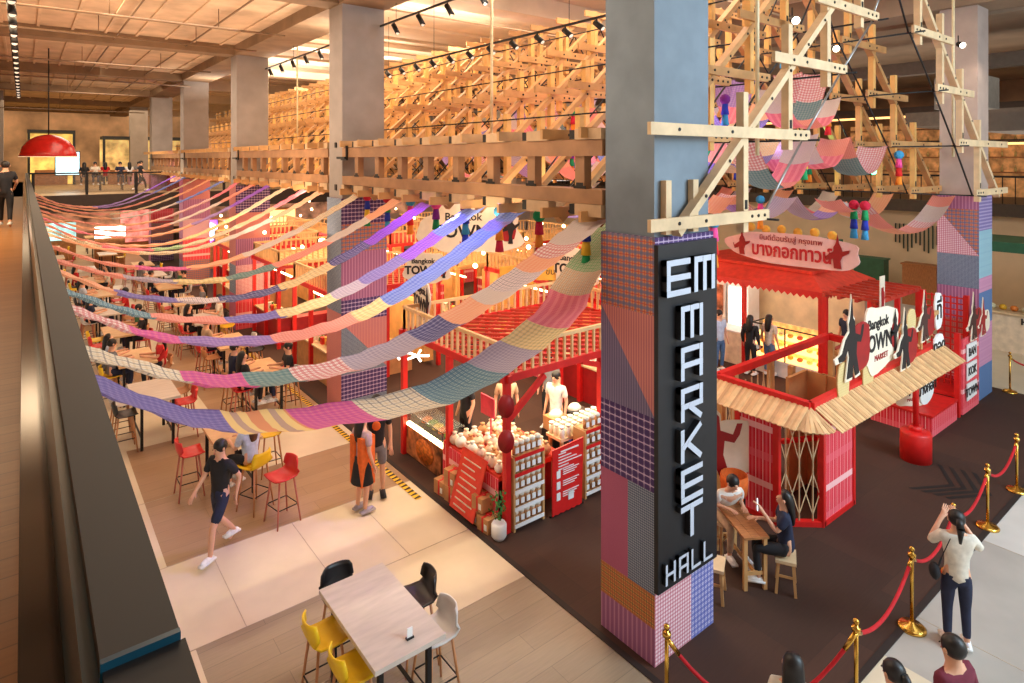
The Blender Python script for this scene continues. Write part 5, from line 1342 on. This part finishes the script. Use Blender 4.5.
# decorative cutouts near sign pillar, behind
figure('white edged swirl cut-out standing just behind the sign pillar', 9.02, 6.12, .55, 1.15, ux=(.8,-.6,0), seed=12, cols=(REDD, CREAM))
oc = thing('orange_chair', 'orange red chair beside the plaid panel of the booth', 'chair', (8.9,5.75,0))
b = MB(); b.box(8.7,9.0,5.55,5.95,.42,.46); obj('seat', b, ORNG, oc)
b = MB(); b.lathe((9.05,5.75,.46), [(.2,0),(.22,.2),(.21,.3),(.19,.3),(.18,.02)], 18); obj('backrest', b, ORNG, oc)
for sx in (8.73,9.07):
    for sy in (5.58,5.92): b = MB(); b.box(sx-.015,sx+.015,sy-.015,sy+.015,0,.42); obj('leg', b, BLACK, oc)
# ------------------------------------------------------------------ far east: ground counters and upper shops
fc2 = thing('cafe_counter', 'pale counter reading HAVE A F beyond the far right pillar', 'counter', (23.5,4.5,0))
b = MB(); b.box(23.5,24.3,1.0,7.0,0,1.15); obj('counter_body', b, mat('counter_pale',(222,204,178),.5), fc2)
b = MB(); b.box(23.42,24.4,1.0,7.05,1.15,1.2); obj('countertop', b, WOODP, fc2)
text('HAVE A F', .26, (23.47,5.35,.98), NOTX, UPZ, BLKINK, fc2, .01, align='LEFT', bold=.008)
for i in range(12):
    b = MB(); c = (23.8, 6.7-i*.28, 1.2); b.ball((c[0],c[1],c[2]+.09), .11,.11,.09, n=8)
    solo('fruit_basket', b, mat('fruit_%d' % (i % 3), [(240,170,40),(230,120,40),(230,220,180)][i % 3], .5, var=.3, scale=12), '%s heap of fruit, %s along the pale counter' % (['yellow','orange','cream'][i % 3], ordn(i)), 'fruit', 'fruit heaps on the pale counter', c)
gc = thing('green_canopy', 'dark green flat canopy frame over the pale counter', 'canopy', (24,4,3.0))
b = MB(); b.box(23.2,25.4,.5,7.2,3.05,3.35); obj('fascia', b, GREEN, gc)
for y in (1.2,3.6,6.8): b = MB(); b.box(23.35,23.5,y,y+.14,0,3.05); obj('post', b, WOODD, gc)
for i in range(4):
    b = MB(); b.box(28+.3*i,28.5+.3*i,9+i*2.0,10.2+i*2.0,0,1.6); b.box(27.95+.3*i,28.55+.3*i,8.95+i*2.0,10.25+i*2.0,1.6,1.66)
    solo('far_cabinet', b, [WOODD, GREEN, KRAFT, WHITE][i], '%s low cabinet against the beige wall, %s from the right' % (['brown','green','tan','white'][i], ordn(i)), 'cabinet')
lt = MB()
for i in range(22): lt.box(30.5,30.56,8.0+i*.16,8.04+i*.16,2.0+.2*math.sin(i*1.3),3.0)
struct('trim_6', lt, mat('hanging_slats',(50,60,50),.6))
text('TEXTILE', .5, (30.55,8.4,1.7), NOTX, UPZ, CREAM) if 0 else None
for i, (y0, z0, z1, x) in enumerate(((-6,7.9,8.3,33),(-6,6.6,6.75,35))):
    b = MB(); b.box(x,x+.3,y0,30,z0,z1); struct('trim_%d' % (7+i), b, mat('bulkhead',(70,56,48),.6))
    b = MB(); b.box(x-.05,x,y0,30,z0-.1,z0); struct('trim_%d' % (17+i), b, GLOWS)
er = thing('upper_railing', 'black railing along the upper floor on the far side of the atrium', 'railing', (30.1,10,4.1))
b = MB(); b.box(30.02,30.1,-7,37,5.12,5.2); obj('top_rail', b, BLACK, er)
b = MB()
for i in range(110): b.box(30.04,30.07,-7+i*.4,-6.97+i*.4,4.1,5.12)
obj('balusters', b, BLACK, er)
for k in range(3):
    t = thing('wall_shelving', 'warm lit bottle shelving on the far upper floor, %s from the right' % ORD[k], 'shelving', (35.6,1+k*6,4.1), 0, 'lit shelving of the upper shops')
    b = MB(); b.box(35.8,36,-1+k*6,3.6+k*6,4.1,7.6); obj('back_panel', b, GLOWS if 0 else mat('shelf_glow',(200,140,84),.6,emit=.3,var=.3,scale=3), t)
    for z in (5.2,5.9,6.6,7.3): b = MB(); b.box(35.4,35.8,-1+k*6,3.6+k*6,z,z+.06); obj('shelf', b, WOODD, t)
bb = MB(); bb.cyl((0,0,0),(0,0,.2),.05,8); bb.cyl((0,0,.2),(0,0,.32),.018,8); bmx = bb.mesh('bottle', mat('bottle_glass',(200,180,120),.2)); bi = 0
for k in range(3):
    for z in (5.26,5.96,6.66):
        for q in range(9):
            o = bpy.data.objects.new('bottle', bmx); link(o); o.location = (35.6,-.7+k*6+q*.5,z); tag(o, 'bottle on the %s shelf of the %s lit shelving from the right, %s along' % ({5.26:'lowest',5.96:'middle',6.66:'upper'}[z], ORD[k], ordn(q)), 'bottle', 'bottles on the upper shop shelves')
ac = thing('speaker_box', 'grey twin outlet duct box hanging beside the far right pillar', 'duct box', (21.5,6.0,7.6))
b = MB(); b.box(21.0,22.4,5.6,6.8,7.3,8.2); obj('casing', b, mat('duct_grey',(130,124,116),.5), ac)
for y in (5.95,6.4):
    b = MB(); b.cyl((20.99,y,7.75),(20.94,y,7.75),.17,16); obj('outlet_ring', b, WHITE, ac); b = MB(); b.cyl((20.93,y,7.75),(20.92,y,7.75),.08,12); obj('outlet_core', b, BLACK, ac)
for i, (x0, x1, y0, y1, z0, z1) in enumerate(((20.6,24,-2,5.6,6.6,7.1),(19.6,30,4,4.3,8.9,9.0),(22,22.4,-6,20,8.5,8.9),(25,30,-4,9,7.0,7.5))):
    b = MB(); b.box(x0,x1,y0,y1,z0,z1); struct('ceiling_duct_%d' % (i+1), b, mat('duct_brown',(96,84,74),.6))
# ------------------------------------------------------------------ north upper floor
def clear(name, c, k):
    m, nt, b = _new(name); b.inputs['Base Color'].default_value = srgb(c); b.inputs['Roughness'].default_value = .1
    t = nt.nodes.new('ShaderNodeBsdfTransparent'); ms = nt.nodes.new('ShaderNodeMixShader'); ms.inputs[0].default_value = k
    nt.links.new(t.outputs[0], ms.inputs[1]); nt.links.new(b.outputs[0], ms.inputs[2]); nt.links.new(ms.outputs[0], nt.nodes['Material Output'].inputs[0]); return m
RGL = clear('railing_glass', (120,110,100), .22)
nr = thing('bridge_railing', 'black railing with posts along the bridge at the far end', 'railing', (3,37.1,4.1))
b = MB(); b.box(.2,30,37.08,37.16,5.12,5.2); obj('top_rail', b, BLACK, nr)
for i in range(14): b = MB(); b.box(.3+i*2.1,.42+i*2.1,37.08,37.2,4.1,5.15); obj('post', b, BLACK, nr)
b = MB(); b.box(.3,30,37.12,37.13,4.2,5.1); obj('glass_panel', b, RGL, nr)
dm = thing('dome_lamp', 'large glossy red dome lamp hanging over the upper corridor', 'lamp', (.7,27.4,5.9))
b = MB(); b.sm = True; b.lathe((.7,27.4,5.93), [(.84,0),(.825,.1),(.75,.34),(.6,.55),(.38,.7),(.15,.77),(.02,.79)], 32); obj('dome_shade', b, mat('dome_red',(170,24,20),.25), dm)
b = MB(); b.cyl((.7,27.4,6.7),(.7,27.4,9.75),.02,6); obj('cord', b, BLACK, dm)
b = MB(); b.lathe((.7,27.4,5.92), [(.85,0),(.85,.02)], 32); obj('rim', b, mat('rim_cream',(240,210,170),.5,emit=.6), dm)
ms = thing('menu_screen', 'bright pale blue menu screen on the bridge beyond the red dome lamp', 'screen', (2.4,44,4.6))
b = MB(); b.box(1.4,2.6,44,44.1,4.9,6.3); obj('casing', b, BLACK, ms); b = MB(); b.box(1.45,2.55,43.97,44,4.95,6.25); obj('display', b, SCREEN, ms)
rs = thing('red_standee', 'red illuminated standing sign between the far pillars', 'sign', (6.6,40.3,4.1))
b = MB(); b.box(6.2,7.5,38.6,38.75,4.1,5.95); obj('frame', b, REDD, rs); b = MB(); b.box(6.35,7.35,38.56,38.6,4.6,5.7); obj('lit_panel', b, mat('standee_glow',(250,150,120),.5,emit=1.8,var=.3,scale=6), rs)
for i, (x0, x1, y, z1, m) in enumerate(((-7,-1.5,52,7.6,GLOWS),(.2,2.8,54,7.6,mat('shop_yellow',(240,180,90),.5,emit=1.0,var=.3,scale=1.5)),(4.2,9.5,52,7.2,mat('shop_wood_glow',(230,170,100),.5,emit=.8,var=.4,scale=1.2)),(10,17,53,7.4,mat('shop_orange_glow',(240,150,70),.5,emit=.8,var=.4,scale=1)))):
    t = thing('shop_front', 'warm lit shop front on the upper floor past the bridge, %s from the left' % ORD[i], 'shop front', ((x0+x1)/2,y,4.1), 0, 'lit shop fronts past the bridge')
    b = MB(); b.box(x0,x1,y,y+.2,4.1,z1); obj('lit_wall', b, m, t)
    b = MB(); b.box(x0,x1,y-2,y,z1,z1+.2); b.box(x0,x0+.15,y-2,y-1.85,4.1,z1); b.box(x1-.15,x1,y-2,y-1.85,4.1,z1); obj('frame', b, DARK, t)
    b = MB(); b.box(x0+.4,x1-.4,y-1.2,y-.6,4.1,5.1); obj('counter', b, WOODD, t)
for i in range(6):
    x = 2.6+i*.55
    t = dup(proto_m if i % 2 else proto_f, (x, 41+.8*(i % 3), 4.37), face(0,-1 if i % 2 else 1), 'seated visitor in a %s top on the far bridge, %s from the left' % (['black','cream','red','navy','white','grey'][i], ORD[i]), 'visitors seated on the bridge', mats={'shirt': [BLK,OFFW,REDC,NAVY,WHITE,GRY][i]})
for i in range(3):
    table((2.6,4.3,7.6)[i], (3.5,5.2,8.5)[i], 41.2, 42.2, 1.0, 'dark high table on the far bridge, %s from the left' % ORD[i], WOODD, 'bridge tables').location.z = 4.1
person('person in a dark coat crossing the far bridge', (5.0,39.0), face(1,0), 'walk', 1.0, top=BLK, bottom=BLK, z=4.1)
for i, yy in enumerate((38.2, 42.5, 47.0)):
    for c_, xx in enumerate((1.2, 3.4, 8.2)):
        table(xx-.4, xx+.4, yy-.7, yy+.7, 1.0, 'light table under the bridge, %s row, %s from the left' % (ORD[i], ORD[c_]), TTOPW, 'tables under the bridge')
        stool(['red','yellow','black'][(i+c_) % 3], xx+.6, yy, face(-1,0), 'stool by the %s row table under the bridge, %s from the left' % (ORD[i], ORD[c_]), 'stools under the bridge')
# lower far end bright displays
for i, (x0, x1, y, z0, z1, m) in enumerate(((3.0,4.4,40,1.6,2.2,GLOWW),(6.9,9.6,36,1.4,2.6,mat('neon_violet',(150,90,200),.5,emit=1.2,var=.3,scale=3)),(9.8,13,38,1.0,2.8,GLOWS),(-1,2.4,44,1.2,2.2,mat('shop_teal',(150,200,200),.5,emit=1.2,var=.4,scale=2)),(4.8,6.4,46,.6,2.6,mat('shop_pink',(230,120,110),.5,emit=1,var=.4,scale=2)))):
    t = thing('lit_display', 'bright %s lit display on the lower floor under the bridge, %s' % (['white','violet','amber','teal','pink'][i], ['short one','with an oval sign','behind the stalls','at the far left','beside the last pillar'][i]), 'display', ((x0+x1)/2,y,0), 0, 'lit displays under the bridge')
    b = MB(); b.box(x0,x1,y,y+.1,z0,z1); obj('lit_panel', b, m, t); b = MB(); b.box(x0,x1,y+.1,y+.5,0,z1+.1); obj('cabinet', b, WOODD, t)
b = MB(); b.lathe((0,0,0), [(.35,-.03),(.5,-.03),(.5,.03),(.35,.03)], 24); o = solo('oval_neon', b, mat('neon_blue',(170,200,255),.5,emit=8,var=0), 'glowing blue white oval neon ring on the violet display', 'neon sign'); o.location = (7.6,35.9,2.0); o.rotation_euler = (PI/2,0,0); o.scale = (1.2,1,.6)
# ------------------------------------------------------------------ ceiling services
def track(x, z, y0, y1, label, step=1.1, n0=0, drop=.22, sz=1):
    t = thing('track_light', label, 'track light', (x,y0,z), 0, 'black ceiling light tracks')
    b = MB(); b.box(x-.02,x+.02,y0,y1,z,z+.04); obj('rail', b, BLACK, t)
    b = MB(); y = y0+.4
    while y < y1:
        b.cyl((x,y,z+.02),(x,y,9.75 if z < 9.7 else z+.1),.006,5); y += step*3
    obj('suspension_wire', b, BLACK, t)
    y = y0+.5
    while y < y1:
        b = MB(); b.cyl((x,y,z),(x,y,z-.06),.015,6); b.cyl((x,y+.04,z-.05),(x+.03,y-.12,z-.05-drop),.055*sz,10); sh_ = obj('spot_head', b, BLACK, t)
        b = MB(); b.cyl((x+.03,y-.12,z-.05-drop),(x+.0303,y-.1215,z-.0515-drop),.045*sz,10); obj('lens', b, mat('dim_lens',(230,220,200),.4,emit=.5,var=0), sh_)
        y += step
track(6.72, 9.0, 5.6, 26, 'black track of spotlights running above the ladder girders', 1.15)
track(-.2, 9.0, 5.0, 38, 'black track of spotlights over the upper corridor', 1.3, drop=.25, sz=1.4)
track(7.9, 8.3, 5.6, 16, 'black track of small spotlights under the west rafters', .8, drop=.14)
track(-3.4, 8.6, 18, 40, 'black track of spotlights far over the corridor side', 1.5)
for i, (y, z) in enumerate(((8.2,9.35),(11.2,9.3),(17.5,9.25),(20.2,9.2),(26.2,9.2),(30,9.0),(35,8.9),(43,8.6))):
    b = MB(); b.cyl((-12,y,z),(5.7,y,z),.03,8)
    for x in (-6,-3,-.8,1.6,4): b.cyl((x,y,z),(x,y,9.75),.012,5)
    solo('sprinkler_pipe', b, mat('pipe_brown',(120,92,66),.5), 'thin ceiling pipe crossing above the corridor, %s from the camera' % ORD[i], 'pipe', 'ceiling pipes over the corridor')
for i, (x, z) in enumerate(((2.2,9.55),(4.2,9.55))):
    b = MB(); b.cyl((x,4,z),(x,45,z),.025,8); solo('sprinkler_pipe', b, mat('pipe_brown',(120,92,66),.5), 'thin lengthwise ceiling pipe %s the corridor' % ['nearer','farther from'][i], 'pipe', 'ceiling pipes over the corridor')
for i in range(3):
    b = MB(); b.cyl((6.9,9+i*6,9.8),(17.5,9+i*6,9.8),.03,8); solo('sprinkler_pipe', b, mat('pipe_pale',(190,160,130),.5), 'thin pale pipe across the atrium ceiling, %s from the camera' % ORD[i], 'pipe', 'ceiling pipes over the atrium')
b = MB(); b.cyl((10,45,6.2),(8.4,44,8.8),.35,14); solo('air_duct', b, mat('duct_silver',(190,180,160),.3,metal=.6), 'silver slanting air duct behind the far pillars', 'duct')
b = MB(); b.box(-2.2,-1.0,33,34.2,7.6,8.2); solo('ceiling_unit', b, mat('unit_cream',(214,196,170),.6), 'cream ceiling unit hanging beyond the red dome lamp', 'unit')
# ------------------------------------------------------------------ lights
def area(name, loc, target, sx, sy, e, c):
    l = bpy.data.lights.new(name, 'AREA'); l.shape = 'RECTANGLE'; l.size = sx; l.size_y = sy; l.energy = e; l.color = c
    o = bpy.data.objects.new(name, l); COL.objects.link(o); o.location = loc
    o.rotation_euler = (Vector(target)-Vector(loc)).to_track_quat('-Z','Y').to_euler(); return o
def spot(name, loc, target, e, c, ang=50, r=.1):
    l = bpy.data.lights.new(name, 'SPOT'); l.energy = e; l.color = c; l.spot_size = math.radians(ang); l.spot_blend = .7; l.shadow_soft_size = r
    o = bpy.data.objects.new(name, l); COL.objects.link(o); o.location = loc
    o.rotation_euler = (Vector(target)-Vector(loc)).to_track_quat('-Z','Y').to_euler(); return o
WARM = (1,.74,.46); WARM2 = (1,.82,.62); COOL = (.78,.86,1)
for y in (7, 15, 23, 31): area('atrium_light', (12, y+2, 10.3), (12, y+2, 0), 8, 5, 400, WARM2)
for y in (10, 17, 24, 31): area('hall_light', (9, y, 5.0), (9, y, 0), 4, 5, 150, (1,.72,.45))
for y in (8, 16, 24, 33): area('court_light', (3, y, 9.3), (3, y, 0), 3, 5, 190, WARM2)
for y in (7, 14, 21, 28): area('uplight', (9.0, y+2, 8.9), (8.6, y+2, 12), .5, 6, 170, (1,.9,.76))
for y in (8, 16, 24, 32): area('truss_light', (7.6, y, 5.0), (7.4, y, 9), .6, 7, 70, (1,.78,.48)); area('truss_fill', (2.5, y, 8.6), (8.5, y, 8.2), 1, 6, 16, (1,.84,.64))
area('corridor_light', (-3, 18, 9.2), (-2, 18, 0), 3, 34, 1900, (1,.74,.46))
area('corridor_up', (-4, 16, 4.6), (-3.6, 16, 12), 4, 26, 520, (1,.78,.56))
area('court_up', (3, 15, 5.4), (3, 15, 12), 3, 24, 260, (1,.8,.6))
area('under_bridge', (3, 46, 3.3), (3, 46, 0), 10, 12, 500, (1,.76,.5))
area('far_court', (3.5, 35.5, 8.8), (3.5, 38, 4), 4, 3, 350, (1,.8,.58))
area('north_light', (6, 48, 9.2), (6, 48, 0), 14, 10, 900, (1,.74,.46))
area('east_light', (27, 6, 9.0), (27, 6, 0), 6, 14, 300, WARM2)
area('east_up', (24, 5, 5.0), (24, 5, 12), 6, 12, 260, (1,.88,.74))
area('cool_front', (12, -6, 8.5), (8, 4.6, 2.5), 6, 4, 1250, (.6,.84,1))
area('cool_floor', (9, 0, 9), (9, 1, 0), 6, 3, 160, COOL)
area('kiosk_light', (16.9, 9.6, 2.5), (16.9, 9.6, 0), 1.6, 3.5, 34, WARM2)
area('stall_fill', (7.9, 9.4, 2.3), (7.9, 9.4, 0), 3.0, 2.4, 130, (1,.78,.5))
spot('floor_pool', (4.4, 8.2, 9.0), (4.1, 8.0, 0), 900, (1,.82,.6), 36)
spot('violet_pool', (5.6, 8.6, 5.0), (2.6, 9.3, 0), 420, (.35,.3,1), 46)
spot('violet_pool', (5.6, 7.5, 5.3), (4.9, 7.5, 4.6), 60, (.2,.25,1), 90)
spot('violet_pool', (5.4, 9.9, 5.6), (5.1, 9.9, 4.6), 60, (.55,.12,1), 90)
spot('violet_pool', (5.4, 8.4, 5.6), (5.0, 8.4, 4.6), 60, (.25,.15,1), 90)
for i, (x, y, c) in enumerate(((10,7,(.4,.2,1)),(13.5,7.5,(.35,.25,1)),(9,9.5,(1,.2,.4)),(15.8,7.6,(.3,1,.6)),(6.4,34,(.5,.2,1)),(12,12,(.5,.2,1)))):
    l = bpy.data.lights.new('stage_glow', 'POINT'); l.energy = 22; l.color = c; l.shadow_soft_size = .2; o = bpy.data.objects.new('stage_glow', l); COL.objects.link(o); o.location = (x,y,6.2)
spot('pillar_wash', (17.6,4.2,8.6), (18.4,5.0,7), 60, WARM2, 80)
w = bpy.data.worlds.new('world'); scene.world = w; w.use_nodes = True
w.node_tree.nodes['Background'].inputs[0].default_value = (1,.86,.72,1); w.node_tree.nodes['Background'].inputs[1].default_value = .8
scene.view_settings.view_transform = 'Standard'
scene.view_settings.look = 'None'
scene.view_settings.exposure = .34
scene.cycles.max_bounces = 5; scene.cycles.diffuse_bounces = 3; scene.cycles.glossy_bounces = 2; scene.cycles.transmission_bounces = 3
